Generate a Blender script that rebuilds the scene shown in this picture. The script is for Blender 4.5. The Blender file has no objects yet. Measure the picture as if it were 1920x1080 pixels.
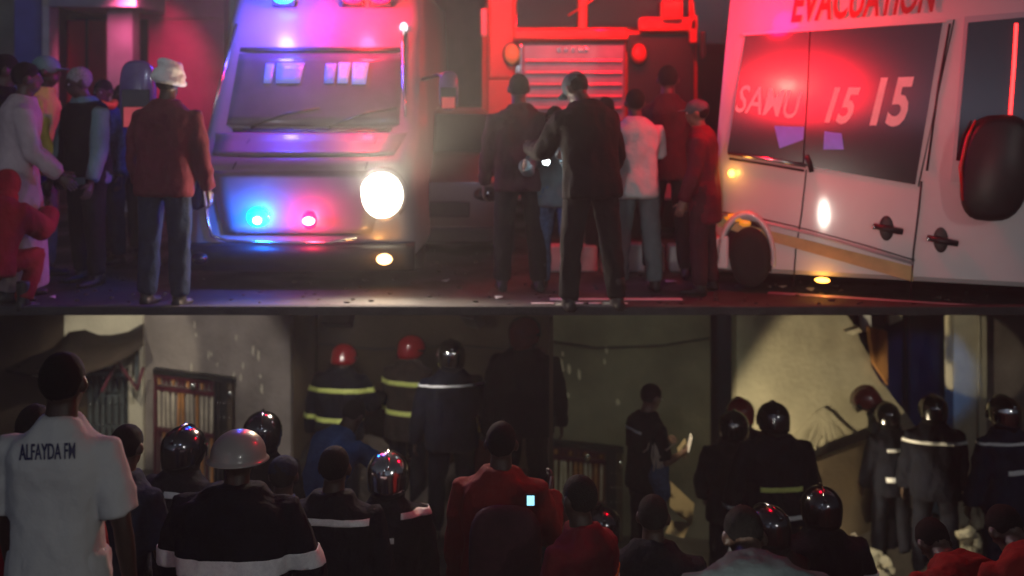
import bpy, bmesh, math, random
from mathutils import Vector, Matrix, noise
from mathutils.bvhtree import BVHTree
random.seed(7)
R = math.radians
sc = bpy.context.scene
COL = sc.collection

# ------------------------------------------------------------------ camera
EYE = 1.66          # eye height above the road deck
F = 2000.0          # focal length in pixels of a 1920 px wide picture
HZ = 170.0          # row of the horizon
cd = bpy.data.cameras.new('camera')
cam = bpy.data.objects.new('camera', cd); COL.objects.link(cam)
cam.location = (0, 0, EYE); cam.rotation_euler = (R(90), 0, 0)
cd.sensor_width = 36; cd.lens = 36 * F / 1920
cd.shift_y = -(540 - HZ) / 1920
cd.clip_end = 500; cd.clip_start = .05
cd.dof.use_dof = True; cd.dof.focus_distance = 5.4; cd.dof.aperture_fstop = 1.1; cd.dof.aperture_blades = 6; cd.dof.aperture_rotation = R(12)
sc.camera = cam

# ------------------------------------------------------------------ night sky, moon, exposure
w = bpy.data.worlds.new('World'); sc.world = w; w.use_nodes = True
nt = w.node_tree; bg = nt.nodes['Background']
sky = nt.nodes.new('ShaderNodeTexSky'); sky.sky_type = 'NISHITA'; sky.sun_disc = False
sky.sun_elevation = R(2.5); sky.sun_rotation = R(200); sky.ozone_density = 4; sky.dust_density = 3
bw = nt.nodes.new('ShaderNodeRGBToBW'); nt.links.new(sky.outputs[0], bw.inputs[0])
tint = nt.nodes.new('ShaderNodeMix'); tint.data_type = 'RGBA'; tint.blend_type = 'MULTIPLY'; tint.inputs[0].default_value = 1
nt.links.new(bw.outputs[0], tint.inputs[6]); tint.inputs[7].default_value = (.78, .9, 1.2, 1)     # moonless night grey-blue
nt.links.new(tint.outputs[2], bg.inputs[0]); bg.inputs[1].default_value = 0.09
sl = bpy.data.lights.new('moon', 'SUN'); sl.energy = 0.02; sl.angle = R(.5); sl.color = (.8, .88, 1)
so = bpy.data.objects.new('moon', sl); COL.objects.link(so); so.rotation_euler = (R(55), 0, R(-20))

vs = sc.view_settings
vs.view_transform = 'Standard'; vs.look = 'None'; vs.exposure = 0; vs.gamma = 1; vs.use_curve_mapping = False
try:
    sc.cycles.use_denoising = True
    sc.cycles.denoiser = 'OPENIMAGEDENOISE'
    sc.cycles.max_bounces = 5; sc.cycles.volume_bounces = 0; sc.cycles.transparent_max_bounces = 6
    sc.cycles.sample_clamp_indirect = 3
    sc.cycles.caustics_reflective = False; sc.cycles.caustics_refractive = False
except Exception: pass

def P(px, py, D):
    """point seen at picture position px,py that lies D metres ahead"""
    return Vector(((px - 960) * D / F, D, EYE - (py - HZ) * D / F))

# ------------------------------------------------------------------ materials
MATS = {}
def mat(name, col=(.5, .5, .5), rough=.6, metal=0, ns=8, na=.25, bump=.0, bs=60, emit=None, es=0, coat=0, spec=None, stretch=None, alpha=None):
    if name in MATS: return MATS[name]
    m = bpy.data.materials.new(name); m.use_nodes = True
    t = m.node_tree; b = t.nodes['Principled BSDF']
    tc = t.nodes.new('ShaderNodeTexCoord'); mp = t.nodes.new('ShaderNodeMapping')
    t.links.new(tc.outputs['Object'], mp.inputs[0])
    if stretch: mp.inputs['Scale'].default_value = stretch
    n = t.nodes.new('ShaderNodeTexNoise'); n.inputs['Scale'].default_value = ns; n.inputs['Detail'].default_value = 6
    n.inputs['Roughness'].default_value = .6
    t.links.new(mp.outputs[0], n.inputs['Vector'])
    cr = t.nodes.new('ShaderNodeValToRGB')
    cr.color_ramp.elements[0].position = .3; cr.color_ramp.elements[1].position = .72
    lo = [c * (1 - na) for c in col]; hi = [min(1, c * (1 + na)) for c in col]
    cr.color_ramp.elements[0].color = (*lo, 1); cr.color_ramp.elements[1].color = (*hi, 1)
    t.links.new(n.outputs[0], cr.inputs[0]); t.links.new(cr.outputs[0], b.inputs['Base Color'])
    b.inputs['Roughness'].default_value = rough; b.inputs['Metallic'].default_value = metal
    if coat: b.inputs['Coat Weight'].default_value = coat; b.inputs['Coat Roughness'].default_value = .08
    if spec is None and (name.endswith(('cloth', 'hair', 'trousers', 'bunker_brown', 'denim')) or name == 'bunker_brown'): spec = .15
    if spec is not None: b.inputs['Specular IOR Level'].default_value = spec
    if bump:
        n2 = t.nodes.new('ShaderNodeTexNoise'); n2.inputs['Scale'].default_value = bs; n2.inputs['Detail'].default_value = 5
        t.links.new(mp.outputs[0], n2.inputs['Vector'])
        bp = t.nodes.new('ShaderNodeBump'); bp.inputs['Strength'].default_value = bump; bp.inputs['Distance'].default_value = .02
        t.links.new(n2.outputs[0], bp.inputs['Height']); t.links.new(bp.outputs[0], b.inputs['Normal'])
    if emit:
        b.inputs['Emission Color'].default_value = (*emit, 1); b.inputs['Emission Strength'].default_value = es
    if alpha is not None: b.inputs['Alpha'].default_value = alpha
    if name == 'asphalt':
        n3 = t.nodes.new('ShaderNodeTexNoise'); n3.inputs['Scale'].default_value = 1.1; n3.inputs['Detail'].default_value = 7; t.links.new(mp.outputs[0], n3.inputs['Vector'])
        mr = t.nodes.new('ShaderNodeMapRange'); mr.inputs['From Min'].default_value = .42; mr.inputs['From Max'].default_value = .62; mr.inputs['To Min'].default_value = .48; mr.inputs['To Max'].default_value = .9
        t.links.new(n3.outputs[0], mr.inputs['Value']); t.links.new(mr.outputs[0], b.inputs['Roughness'])
    MATS[name] = m; return m

M = dict(
 skin=mat('skin', (.055, .03, .02), .5, ns=20, na=.2, bump=.15, bs=120),
 skin2=mat('skin_light', (.16, .09, .06), .5, ns=20, na=.2, bump=.15, bs=120),
 hair=mat('hair', (.008, .007, .007), .8, ns=60, na=.5, bump=.6, bs=200),
 grey_hair=mat('grey_hair', (.25, .25, .26), .8, ns=60, na=.5, bump=.6, bs=200),
 turban=mat('turban', (.75, .74, .7), .8, ns=12, na=.15, bump=.5, bs=30),
 bunker=mat('bunker_cloth', (.006, .007, .014), .9, ns=9, na=.5, bump=.5, bs=40),
 bunker_brown=mat('bunker_brown', (.035, .026, .022), .85, ns=9, na=.4, bump=.5, bs=40),
 black=mat('black_cloth', (.008, .008, .009), .85, ns=9, na=.4, bump=.4, bs=40),
 navy=mat('navy_cloth', (.012, .022, .05), .85, ns=9, na=.4, bump=.4, bs=40),
 blue=mat('blue_cloth', (.04, .1, .26), .85, ns=9, na=.3, bump=.4, bs=40),
 denim=mat('denim', (.05, .09, .17), .85, ns=30, na=.4, bump=.4, bs=90),
 white_cloth=mat('white_cloth', (.5, .5, .5), .9, ns=5, na=.1, bump=.35, bs=25),
 polo=mat('polo_cloth', (.6, .595, .575), .9, ns=4, na=.08, bump=.35, bs=18),
 robe=mat('robe_cloth', (.38, .30, .32), .9, ns=5, na=.12, bump=.35, bs=25),
 grey_cloth=mat('grey_cloth', (.09, .12, .13), .9, ns=6, na=.15, bump=.35, bs=30),
 teal=mat('teal_cloth', (.14, .24, .26), .9, ns=6, na=.2, bump=.35, bs=30),
 maroon=mat('maroon_cloth', (.11, .014, .026), .85, ns=6, na=.25, bump=.4, bs=30),
 dmaroon=mat('dark_maroon_cloth', (.05, .015, .022), .85, ns=6, na=.3, bump=.4, bs=30),
 red_cloth=mat('red_cloth', (.22, .006, .016), .85, ns=6, na=.2, bump=.4, bs=30),
 orange_cloth=mat('orange_cloth', (.2, .012, .01), .8, ns=6, na=.2, bump=.4, bs=30),
 orange_bright=mat('orange_bright', (.9, .25, .02), .7, ns=20, na=.3, bump=.4, bs=30),
 yellow_cloth=mat('yellow_cloth', (.8, .62, .12), .8, ns=6, na=.2, bump=.3, bs=30),
 lime_tape=mat('lime_tape', (.8, .88, .25), .45, ns=40, na=.15),
 silver_tape=mat('silver_tape', (.95, .95, .97), .4, ns=50, na=.15),
 tan=mat('tan_trousers', (.14, .1, .09), .85, ns=6, na=.3, bump=.4, bs=40),
 chrome=mat('chrome', (.75, .75, .72), .13, 1, ns=15, na=.1, bump=.08, bs=12),
 chrome_dark=mat('dark_chrome', (.16, .16, .17), .16, 1, ns=15, na=.2, bump=.08, bs=12),
 helmet_red=mat('red_helmet', (.26, .008, .012), .25, ns=15, na=.2, coat=.8),
 helmet_white=mat('white_helmet', (.36, .35, .33), .3, ns=6, na=.08, coat=.4),
 helmet_yellow=mat('yellow_helmet', (.7, .5, .02), .3, ns=6, na=.08, coat=.4),
 visor=mat('visor_glass', (.01, .01, .012), .06, ns=3, na=.1, coat=1),
 boot=mat('boot_leather', (.012, .011, .01), .5, ns=20, na=.3),
 boot_light=mat('dusty_boot', (.35, .34, .32), .8, ns=20, na=.3),
 eye=mat('eye_white', (.7, .68, .62), .3, ns=5, na=.02),
 print_navy=mat('print_navy', (.02, .025, .09), .6, ns=30, na=.2),
 glove=mat('glove_leather', (.1, .095, .09), .8, ns=20, na=.3),
)

# ------------------------------------------------------------------ object helpers
def link(o, parent=None):
    COL.objects.link(o)
    if parent is not None: o.parent = parent
    return o
def tag(o, label=None, cat=None, group=None, kind=None):
    if label: o['label'] = label
    if cat: o['category'] = cat
    if group: o['group'] = group
    if kind: o['kind'] = kind
    return o
def empty(name, loc=(0, 0, 0), rz=0, **k):
    o = bpy.data.objects.new(name, None); COL.objects.link(o)
    o.location = loc; o.rotation_euler = (0, 0, rz); o.empty_display_size = .1
    return tag(o, **k)
def meshobj(name, vf, m, parent=None, smooth=False, mats=None, bevel=0, **k):
    me = bpy.data.meshes.new(name); me.from_pydata([tuple(v) for v in vf[0]], [], vf[1]); me.update()
    for mm in (mats or [m]): me.materials.append(mm)
    if smooth:
        for p in me.polygons: p.use_smooth = True
    o = link(bpy.data.objects.new(name, me), parent)
    if bevel:
        b = o.modifiers.new('bevel', 'BEVEL'); b.width = bevel; b.segments = 2; b.limit_method = 'ANGLE'
    return tag(o, **k)
class Geo:
    def __init__(s): s.v = []; s.f = []
    def add(s, vs, fs):
        n = len(s.v); s.v += [Vector(v) for v in vs]; s.f += [tuple(i + n for i in f) for f in fs]; return s
    def box(s, a, b, M4=None):
        x0, y0, z0 = a; x1, y1, z1 = b
        vs = [Vector(p) for p in ((x0,y0,z0),(x1,y0,z0),(x1,y1,z0),(x0,y1,z0),(x0,y0,z1),(x1,y0,z1),(x1,y1,z1),(x0,y1,z1))]
        if M4: vs = [M4 @ v for v in vs]
        return s.add(vs, [(0,3,2,1),(4,5,6,7),(0,1,5,4),(1,2,6,5),(2,3,7,6),(3,0,4,7)])
    def rings(s, rings, cap=True, closed=False):
        n = len(rings[0]); vs = [v for r in rings for v in r]; fs = []
        m = len(rings)
        for i in range(m - 1 + (1 if closed else 0)):
            a, b = i * n, ((i + 1) % m) * n
            for j in range(n):
                k = (j + 1) % n
                fs.append((a + j, a + k, b + k, b + j))
        if cap and not closed:
            fs.append(tuple(range(n - 1, -1, -1))); fs.append(tuple((m - 1) * n + j for j in range(n)))
        return s.add(vs, fs)
    def tube(s, pts, rad, n=10, flat=None):
        """pts: centres; rad: radius or (rx, ry) per point; flat = preferred side vector"""
        rings = []; pts = [Vector(p) for p in pts]
        side = Vector(flat) if flat else None
        for i, p in enumerate(pts):
            d = (pts[min(i + 1, len(pts) - 1)] - pts[max(i - 1, 0)]).normalized()
            if side is None: side = d.orthogonal()
            u = (side - d * side.dot(d))
            if u.length < 1e-4: u = d.orthogonal()
            u.normalize(); v = d.cross(u); side = u
            r = rad[i] if isinstance(rad, (list, tuple)) and not isinstance(rad, float) else rad
            rx, ry = r if isinstance(r, tuple) else (r, r)
            rings.append([p + u * rx * math.cos(2*math.pi*j/n) + v * ry * math.sin(2*math.pi*j/n) for j in range(n)])
        return s.rings(rings)
    def ell(s, c, r, nu=16, nv=10, M4=None):
        c = Vector(c); vs = []; fs = []
        for i in range(1, nv):
            t = math.pi * i / nv
            for j in range(nu):
                a = 2 * math.pi * j / nu
                vs.append(c + Vector((r[0]*math.sin(t)*math.cos(a), r[1]*math.sin(t)*math.sin(a), r[2]*math.cos(t))))
        top = len(vs); vs.append(c + Vector((0, 0, r[2]))); bot = len(vs); vs.append(c - Vector((0, 0, r[2])))
        for i in range(nv - 2):
            for j in range(nu):
                k = (j + 1) % nu; fs.append((i*nu+j, (i+1)*nu+j, (i+1)*nu+k, i*nu+k))
        for j in range(nu):
            k = (j + 1) % nu; fs.append((top, j, k)); fs.append((bot, (nv-2)*nu+k, (nv-2)*nu+j))
        if M4: vs = [M4 @ v for v in vs]
        return s.add(vs, fs)
    def prism(s, poly, d):
        """poly: list of 3D points (planar), extruded by vector d"""
        n = len(poly); d = Vector(d); vs = [Vector(p) for p in poly] + [Vector(p) + d for p in poly]
        fs = [tuple(range(n)), tuple(range(2*n-1, n-1, -1))] + [(j, j+n, (j+1) % n + n, (j+1) % n) for j in range(n)]
        return s.add(vs, fs)
    def build(s, name, m, parent=None, **k): return meshobj(name, (s.v, s.f), m, parent, **k)

def fixn(o):
    bm = bmesh.new(); bm.from_mesh(o.data); bmesh.ops.recalc_face_normals(bm, faces=bm.faces); bm.to_mesh(o.data); bm.free(); return o

def remesh(g, vox, folds=0, fs=7.0, extra=None, relax=1, seed=0, cut=None):
    """union of overlapping closed shapes as one continuous skin"""
    me = bpy.data.meshes.new('tmp'); me.from_pydata([tuple(v) for v in g.v], [], g.f)
    bm = bmesh.new(); bm.from_mesh(me); bmesh.ops.recalc_face_normals(bm, faces=bm.faces); bm.to_mesh(me); bm.free()
    o = bpy.data.objects.new('tmp', me); COL.objects.link(o)
    r = o.modifiers.new('r', 'REMESH'); r.mode = 'VOXEL'; r.voxel_size = vox; r.use_smooth_shade = True
    if relax:
        sm = o.modifiers.new('s', 'SMOOTH'); sm.factor = .5; sm.iterations = relax
    dg = bpy.context.evaluated_depsgraph_get(); dg.update()
    out = bpy.data.meshes.new_from_object(o.evaluated_get(dg))
    bpy.data.objects.remove(o); bpy.data.meshes.remove(me)
    if folds:
        folds *= 1.4
        sv = Vector((seed * 3.1, seed * 1.7, 0))
        for v, n in [(v, v.normal.copy()) for v in out.vertices]:
            q = Vector((v.co.x * fs, v.co.y * fs, v.co.z * fs * .55)) + sv
            a = noise.noise(q) + .5 * noise.noise(q * 2.3)
            a = 1 - abs(a) * 2.2
            v.co += n * (a * folds)
    if extra:
        bm = bmesh.new(); bm.from_mesh(out)
        vs = [bm.verts.new(v) for v in extra.v]
        for f in extra.f:
            try: bm.faces.new([vs[i] for i in f])
            except ValueError: pass
        bmesh.ops.recalc_face_normals(bm, faces=bm.faces)
        bm.to_mesh(out); bm.free()
    for p in out.polygons: p.use_smooth = True
    return out
# ------------------------------------------------------------------ people
def lerp(a, b, t): return a + (b - a) * t
def rotx(v, a):  # pitch forward (towards +y) by a
    return Vector((v.x, v.y * math.cos(a) - v.z * math.sin(a), v.y * math.sin(a) + v.z * math.cos(a)))
class Pose: pass

def make_pose(H=1.76, lean=6, side=0, head=(0, 0), arm_l=(8, 8, 12, 0), arm_r=(8, 8, 12, 0), leg_l=(0, 4, 3), leg_r=(0, 4, 3), broad=1.0):
    """local frame: x right, y forward, z up. lean: forward bend of the back in degrees.
    arm: (raise forward, spread, elbow bend, forearm inward). leg: (hip raise, knee bend, spread)"""
    k = H / 1.76; p = Pose(); p.k = k; p.broad = broad
    def leg(s, hp, kn, ou):
        hip = Vector((s * .095 * k, 0, 0))
        a = R(hp); o = R(ou)
        d1 = Vector((s * math.sin(o), math.sin(a), -math.cos(a))).normalized()
        knee = hip + d1 * .44 * k
        b = R(hp - kn)
        d2 = Vector((s * math.sin(o) * .6, math.sin(b), -math.cos(b))).normalized()
        return hip, knee, knee + d2 * .42 * k
    L, Rr = leg(-1, *leg_l), leg(1, *leg_r)
    low = min(L[2].z, Rr[2].z)
    pz = -low + .085 * k
    up = Vector((0, 0, pz))
    p.legs = [[q + up for q in L], [q + up for q in Rr]]
    p.pelvis = up.copy()
    # spine
    p.sp = []; pos = up + Vector((0, -.01, -.02 * k)); N = 12
    for i in range(N + 1):
        t = i / N
        a = R(lean) * min(1, .35 + 1.0 * t); sd = R(side) * t
        d = Vector((math.sin(sd), math.sin(a), math.cos(a) * math.cos(sd))).normalized()
        p.sp.append((pos.copy(), d)); pos = pos + d * (.56 * k / N)
    def at(t):
        i = min(int(t * N), N - 1); f = t * N - i
        return p.sp[i][0].lerp(p.sp[i+1][0], f), p.sp[i][1].lerp(p.sp[i+1][1], f).normalized()
    p.at = at
    c, d = at(.80); rt = Vector((1, 0, 0)); rt = (rt - d * rt.dot(d)).normalized(); fw = d.cross(rt)
    p.rt = rt
    p.arms = []
    for s, (ra, ou, el, inn) in ((-1, arm_l), (1, arm_r)):
        sh = c + rt * (s * .185 * k * broad) + d * .01
        a = R(ra); o = R(ou)
        d1 = Vector((s * math.sin(o), math.sin(a) * math.cos(o), -math.cos(a) * math.cos(o)))
        el_ = sh + d1 * .30 * k
        b = R(ra + el)
        d2 = Vector((s * math.sin(o) * .5 - s * math.sin(R(inn)), math.sin(b), -math.cos(b))).normalized()
        p.arms.append((sh, el_, el_ + d2 * .255 * k, d2))
    nb, nd = at(1.0)
    hp, hy = R(head[0]), R(head[1])
    # head frame
    base = Vector((0, 0, 1)).lerp(nd, .55).normalized()
    ax = Vector((1, 0, 0)); f0 = base.cross(ax)
    m = Matrix((ax, f0, base)).transposed()
    m = m @ Matrix.Rotation(-hy, 3, 'Z') @ Matrix.Rotation(-hp, 3, 'X')
    p.hm = m
    hc = nb + nd * .03 * k + (m @ Vector((0, .015, .112))) * k
    p.head = hc; p.neck = (nb, nd)
    p.HM = Matrix.Translation(hc) @ m.to_4x4() @ Matrix.Scale(k, 4)
    p.topz = (p.HM @ Vector((0, 0, .12))).z
    return p

def torso_rings(p, prof, infl=0, t0=None):
    rings = []
    for t, rx, ry, fo in prof:
        c, d = p.at(max(0, min(1, t)))
        if t < 0: c = c + d * (t * .56 * p.k)
        if t > 1: c = c + d * ((t - 1) * .56 * p.k)
        rt = Vector((1, 0, 0)); rt = (rt - d * rt.dot(d)).normalized(); fw = d.cross(rt)
        rx = (rx * p.broad + infl) * p.k; ry = (ry + infl) * p.k
        cc = c + fw * fo
        ring = []
        for j in range(20):
            a = 2 * math.pi * j / 20
            ca, sa = math.cos(a), math.sin(a)
            e = .82
            ring.append(cc + rt * rx * math.copysign(abs(ca) ** e, ca) + fw * ry * math.copysign(abs(sa) ** e, sa))
        rings.append(ring)
    return rings
TORSO = [(-.14, .13, .10, 0), (0, .165, .115, 0), (.2, .15, .105, 0), (.4, .152, .10, 0), (.6, .168, .11, 0), (.76, .180, .114, -.008), (.84, .168, .106, -.012), (.91, .128, .088, -.014), (.97, .088, .07, -.01), (1.04, .060, .058, 0)]

def hand(g, wrist, d, s, k, curl=.5, inward=None):
    d = d.normalized(); inn = inward or Vector((-s, 0, 0)); inn = (inn - d * inn.dot(d))
    inn = inn.normalized() if inn.length > .01 else d.orthogonal().normalized()
    wv = d.cross(inn).normalized()
    if wv.y < 0: wv = -wv      # thumb side faces forward
    g.tube([wrist - d * .01, wrist + d * .03 * k, wrist + d * .07 * k, wrist + d * .095 * k], [(.026*k, .017*k), (.036*k, .016*k), (.041*k, .015*k), (.036*k, .012*k)], 8, flat=wv)
    for i, ln in enumerate((.068, .076, .071, .056)):
        o = wv * (.029 - .0195 * i) * k
        q = wrist + d * .085 * k + o; dd = d.copy(); pts = [q]
        for sgm in range(3):
            dd = (dd + inn * curl * (.35 + .25 * sgm)).normalized(); q = q + dd * ln / 3 * k; pts.append(q)
        g.tube(pts, [.0095*k, .009*k, .008*k, .006*k], 6)
    q = wrist + d * .035 * k + wv * .03 * k; pts = [q]; dd = (d * .7 + wv * .7).normalized()
    for sgm in range(2):
        q = q + dd * .03 * k; pts.append(q); dd = (dd + inn * .4 + d * .3).normalized()
    g.tube(pts, [.012*k, .0105*k, .008*k], 6)

def slice_band(me, planes, off=.004, xr=None, frame=None):
    """the strip of cloth between two planes, lifted off the cloth by a few mm"""
    bm = bmesh.new(); bm.from_mesh(me)
    (c1, n1), (c2, n2) = planes
    bmesh.ops.bisect_plane(bm, geom=bm.verts[:] + bm.edges[:] + bm.faces[:], plane_co=c1, plane_no=n1, clear_inner=True)
    bmesh.ops.bisect_plane(bm, geom=bm.verts[:] + bm.edges[:] + bm.faces[:], plane_co=c2, plane_no=n2, clear_outer=True)
    if xr:
        for x, fl in ((xr[0], 0), (xr[1], 1)):
            bmesh.ops.bisect_plane(bm, geom=bm.verts[:] + bm.edges[:] + bm.faces[:], plane_co=(x, 0, 0), plane_no=(1, 0, 0), clear_inner=fl == 0, clear_outer=fl == 1)
    if not bm.faces: bm.free(); return None
    bm.normal_update()
    nn = [(v, v.normal.copy()) for v in bm.verts]
    for v, n in nn: v.co += n * off
    ret = bmesh.ops.extrude_face_region(bm, geom=bm.faces[:])
    vs = [x for x in ret['geom'] if isinstance(x, bmesh.types.BMVert)]
    bm.normal_update()
    for v in vs: v.co += v.normal * .002
    out = bpy.data.meshes.new('band'); bm.to_mesh(out); bm.free()
    for p in out.polygons: p.use_smooth = True
    return out

def addmesh(name, me, m, parent, **k):
    me.materials.clear(); me.materials.append(m); me.name = name
    o = bpy.data.objects.new(name, me); link(o, parent); return tag(o, **k)

def helmet(root, HM, style, mt):
    h = bpy.data.objects.new('helmet', None)
    g = Geo(); vs = []; nu, nv = 28, 14
    def hat(u, v):
        # u around (0 = front +y), v 0 top .. 1 rim
        fr = math.cos(u)                      # 1 front, -1 back
        if style == 'hard': zl = -.005
        else: zl = lerp(-.075, .0, max(0, fr)) if fr > 0 else lerp(-.075, -.105, -fr)
        th = v * math.pi / 2
        rx, ry, rz = (.132, .152, .122) if style != 'hard' else (.13, .155, .118)
        if v <= .75:
            tt = v / .75 * math.pi / 2; x = rx * math.sin(tt) * math.sin(u); y = ry * math.sin(tt) * math.cos(u); z = .02 + rz * math.cos(tt)
        else:
            q = (v - .75) / .25; fl = 1 + (.12 if style == 'hard' else -.07) * q * q
            x = rx * math.sin(u) * fl; y = ry * math.cos(u) * fl * (1 + (.12 * q * max(0, fr) if style == 'hard' else 0)); z = lerp(.02, zl, q)
        return HM @ Vector((x, y - .005, z))
    rings = [[hat(2 * math.pi * j / nu, max(.03, i / nv)) for j in range(nu)] for i in range(nv + 1)]
    inner = [[HM @ (HM.inverted() @ v * .95) for v in r] for r in (rings[-1], rings[-3], rings[2])]
    g.rings(rings + inner, cap=True)
    o = fixn(g.build('helmet', M[mt], root, smooth=True))
    if style == 'f1':
        c = Geo()
        pts = [HM @ Vector((0, .158 * math.cos(a) - .005, .02 + .124 * math.sin(a))) for a in [R(x) for x in range(15, 166, 12)]]
        c.tube(pts, [(.013, .008 + .004 * math.sin(i / 12 * 3.14)) for i in range(len(pts))], 8, flat=HM.to_3x3() @ Vector((1, 0, 0)))
        fixn(c.build('crest', M[mt], o, smooth=True))
        v = Geo(); rr = []
        for sgn_r, in ((0,), (1,)):
            pass
        outer = [[HM @ Vector(((.136 - dr) * math.sin(a), (.158 - dr) * math.cos(a) , z)) for z, dr in ((.03, 0), (-.0, -.002), (-.045, 0), (-.045, .004), (0, .003), (.03, .004))] for a in [R(x) for x in range(-75, 76, 10)]]
        v.rings(outer)
        fixn(v.build('visor', M['visor'], o, smooth=True))
        nk = Geo(); ring = []
        for a in [R(x) for x in range(80, 281, 12)]:
            ring.append([HM @ Vector((r * 1.0 * math.sin(a), r * 1.15 * math.cos(a) - .005, z)) for r, z in ((.116, -.06), (.105, -.11), (.10, -.15), (.094, -.15), (.097, -.11), (.106, -.06))])
        nk.rings(ring)
        fixn(nk.build('neck_guard', M['black'], o, smooth=True))
    elif style == 'round':
        v = Geo()
        v.rings([[HM @ Vector(((.12 + d) * math.sin(a), (.145 + d) * math.cos(a), z)) for z, d in ((.012, 0), (.012, .012), (-.008, .012), (-.008, 0))] for a in [R(x) for x in range(-100, 101, 10)]])
        fixn(v.build('goggle_strap', M['black'], o, smooth=True))
    return o

PEOPLE = []
def person(px, top, D, yaw=0, ground=None, H=None, lean=6, side=0, head=(0, 0), arm_l=(8, 9, 12, 2), arm_r=(8, 9, 12, 2),
           leg_l=(4, 6, 4), leg_r=(-3, 3, 4), shirt='black', sleeves='long', sleeve_mat=None, trousers='black', hat=None, hat_mat=None, hair='hair', skin='skin', stripes=(),
           robe=False, broad=1.0, vest=None, boots='boot', bulk=.02, face=False, label='', group=None, curl=.6, gloves=False, leg_stripes=(), coat_len=-.2):
    yawr = R(yaw)
    if H is None:
        zt = EYE - (top - HZ) * D / F
        H = 1.76
        if ground is not None:
            p = make_pose(1.76, lean, side, head, arm_l, arm_r, leg_l, leg_r, broad)
            hh = p.topz + (.03 if hat else 0)
            H = max(1.5, min(1.98, 1.76 * (zt - ground) / hh))
    p = make_pose(H, lean, side, head, arm_l, arm_r, leg_l, leg_r, broad)
    zt = EYE - (top - HZ) * D / F
    fz = ground if ground is not None else zt - p.topz - (.035 if hat else 0)
    # the head (not the feet) stands at px
    off = Matrix.Rotation(yawr, 3, 'Z') @ Vector((p.head.x, p.head.y, 0))
    root = empty('person', (((px - 960) * D / F) - off.x, D - off.y, fz), yawr)
    tag(root, label, 'person', group)
    root['feet'] = fz
    PEOPLE.append(root)
    k = p.k
    seed = len(PEOPLE)
    near = D < 7.6
    # --- body
    g = Geo(); ex = Geo()
    g.rings(torso_rings(p, TORSO, -.012))
    nb, nd = p.neck
    g.tube([nb - nd * .05, nb + nd * .03, p.head - (p.hm @ Vector((0, .005, .06))) * k, p.head], [.07*k, .062*k, .058*k, .052*k], 12)
    Hm = p.HM
    for c, r in (((0, -.012, .022), (.076, .096, .096)), ((0, .03, -.05), (.056, .058, .062)), ((0, .092, -.012), (.013, .018, .026)), ((0, .08, -.058), (.026, .014, .012)), ((0, .082, .022), (.05, .012, .01)),
                 ((.082, -.005, -.002), (.016, .022, .034)), ((-.082, -.005, -.002), (.016, .022, .034))):
        g.ell(c, r, 14, 9, Hm)
    for i, (h, kn, an) in enumerate(p.legs):
        g.tube([h + Vector((0, 0, .06)), h, h.lerp(kn, .5), kn, kn.lerp(an, .3), an], [.09*k, .088*k, .07*k, .055*k, .056*k, .038*k], 10)
        g.tube([an + Vector((0, -.05, -.045)) * k, an + Vector((0, .02, -.05)) * k, an + Vector((0, .15, -.06)) * k], [(.035*k, .035*k), (.042*k, .035*k), (.04*k, .02*k)], 8)
    for s, (sh, el, wr, d2) in zip((-1, 1), p.arms):
        c, d = p.at(.80)
        g.tube([sh.lerp(c, .35), sh, sh.lerp(el, .5), el, el.lerp(wr, .35), wr], [.055*k, .052*k, .045*k, .037*k, .038*k, .026*k], 10)
        hand(ex, wr, d2, s, k, curl)
    me = remesh(g, .0125 if near else .015, extra=ex)
    body = addmesh('body', me, M[skin], root)
    if gloves:
        hg = Geo()
        for s, (sh, el, wr, d2) in zip((-1, 1), p.arms):
            hand(hg, wr, d2, s, k * 1.12, curl)
            fixn(hg.build('glove', M['glove'], root, smooth=True)); hg = Geo()
    # --- hair
    if hat in (None, 'turban', 'cap'):
        if hair:
            hg = Geo(); hg.ell((0, -.02, .032), (.083, .1, .096), 18, 12, Hm)
            me = bpy.data.meshes.new('hair'); me.from_pydata([tuple(v) for v in hg.v], [], hg.f)
            bm = bmesh.new(); bm.from_mesh(me)
            n = (p.hm @ Vector((0, .62, -.78))).normalized()
            bmesh.ops.bisect_plane(bm, geom=bm.verts[:] + bm.edges[:] + bm.faces[:], plane_co=Hm @ Vector((0, .055, .035)), plane_no=n, clear_outer=True)
            for v in bm.verts:
                v.co += (v.co - p.head).normalized() * noise.noise(v.co * 40) * .004
            bm.to_mesh(me); bm.free()
            for q in me.polygons: q.use_smooth = True
            addmesh('hair', me, M[hair], root)
    if face:
        for s in (-1, 1):
            e = Geo(); e.ell((s * .031, .083, .006), (.013, .008, .007), 10, 6, Hm); e.build('eye', M['eye'], root, smooth=True)
            e2 = Geo(); e2.ell((s * .031, .09, .006), (.0055, .003, .0055), 8, 5, Hm); e2.build('pupil', M['hair'], root, smooth=True)
    if hat == 'turban':
        t = Geo(); t.ell((0, -.01, .05), (.1, .115, .09), 18, 12, Hm)
        for i in range(6):
            a0 = i * 1.05; tilt = Matrix.Rotation(.35 * math.sin(a0 * 2), 4, 'X') @ Matrix.Rotation(.3 * math.cos(a0), 4, 'Y')
            pts = [Hm @ (Matrix.Translation((0, 0, .03 + i * .022)) @ tilt @ Vector((math.cos(u) * (.108 - .009 * i), math.sin(u) * (.122 - .009 * i), 0))) for u in [2 * math.pi * q / 18 for q in range(19)]]
            t.tube(pts, .026, 7)
        addmesh('turban', remesh(t, .012), M[hat_mat or 'turban'], root)
    elif hat == 'cap':
        t = Geo(); t.ell((0, -.01, .045), (.09, .108, .085), 18, 12, Hm); t.ell((0, .12, .03), (.065, .06, .008), 14, 6, Hm)
        addmesh('cap', remesh(t, .01), M[hat_mat], root)
    elif hat == 'hood':
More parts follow.
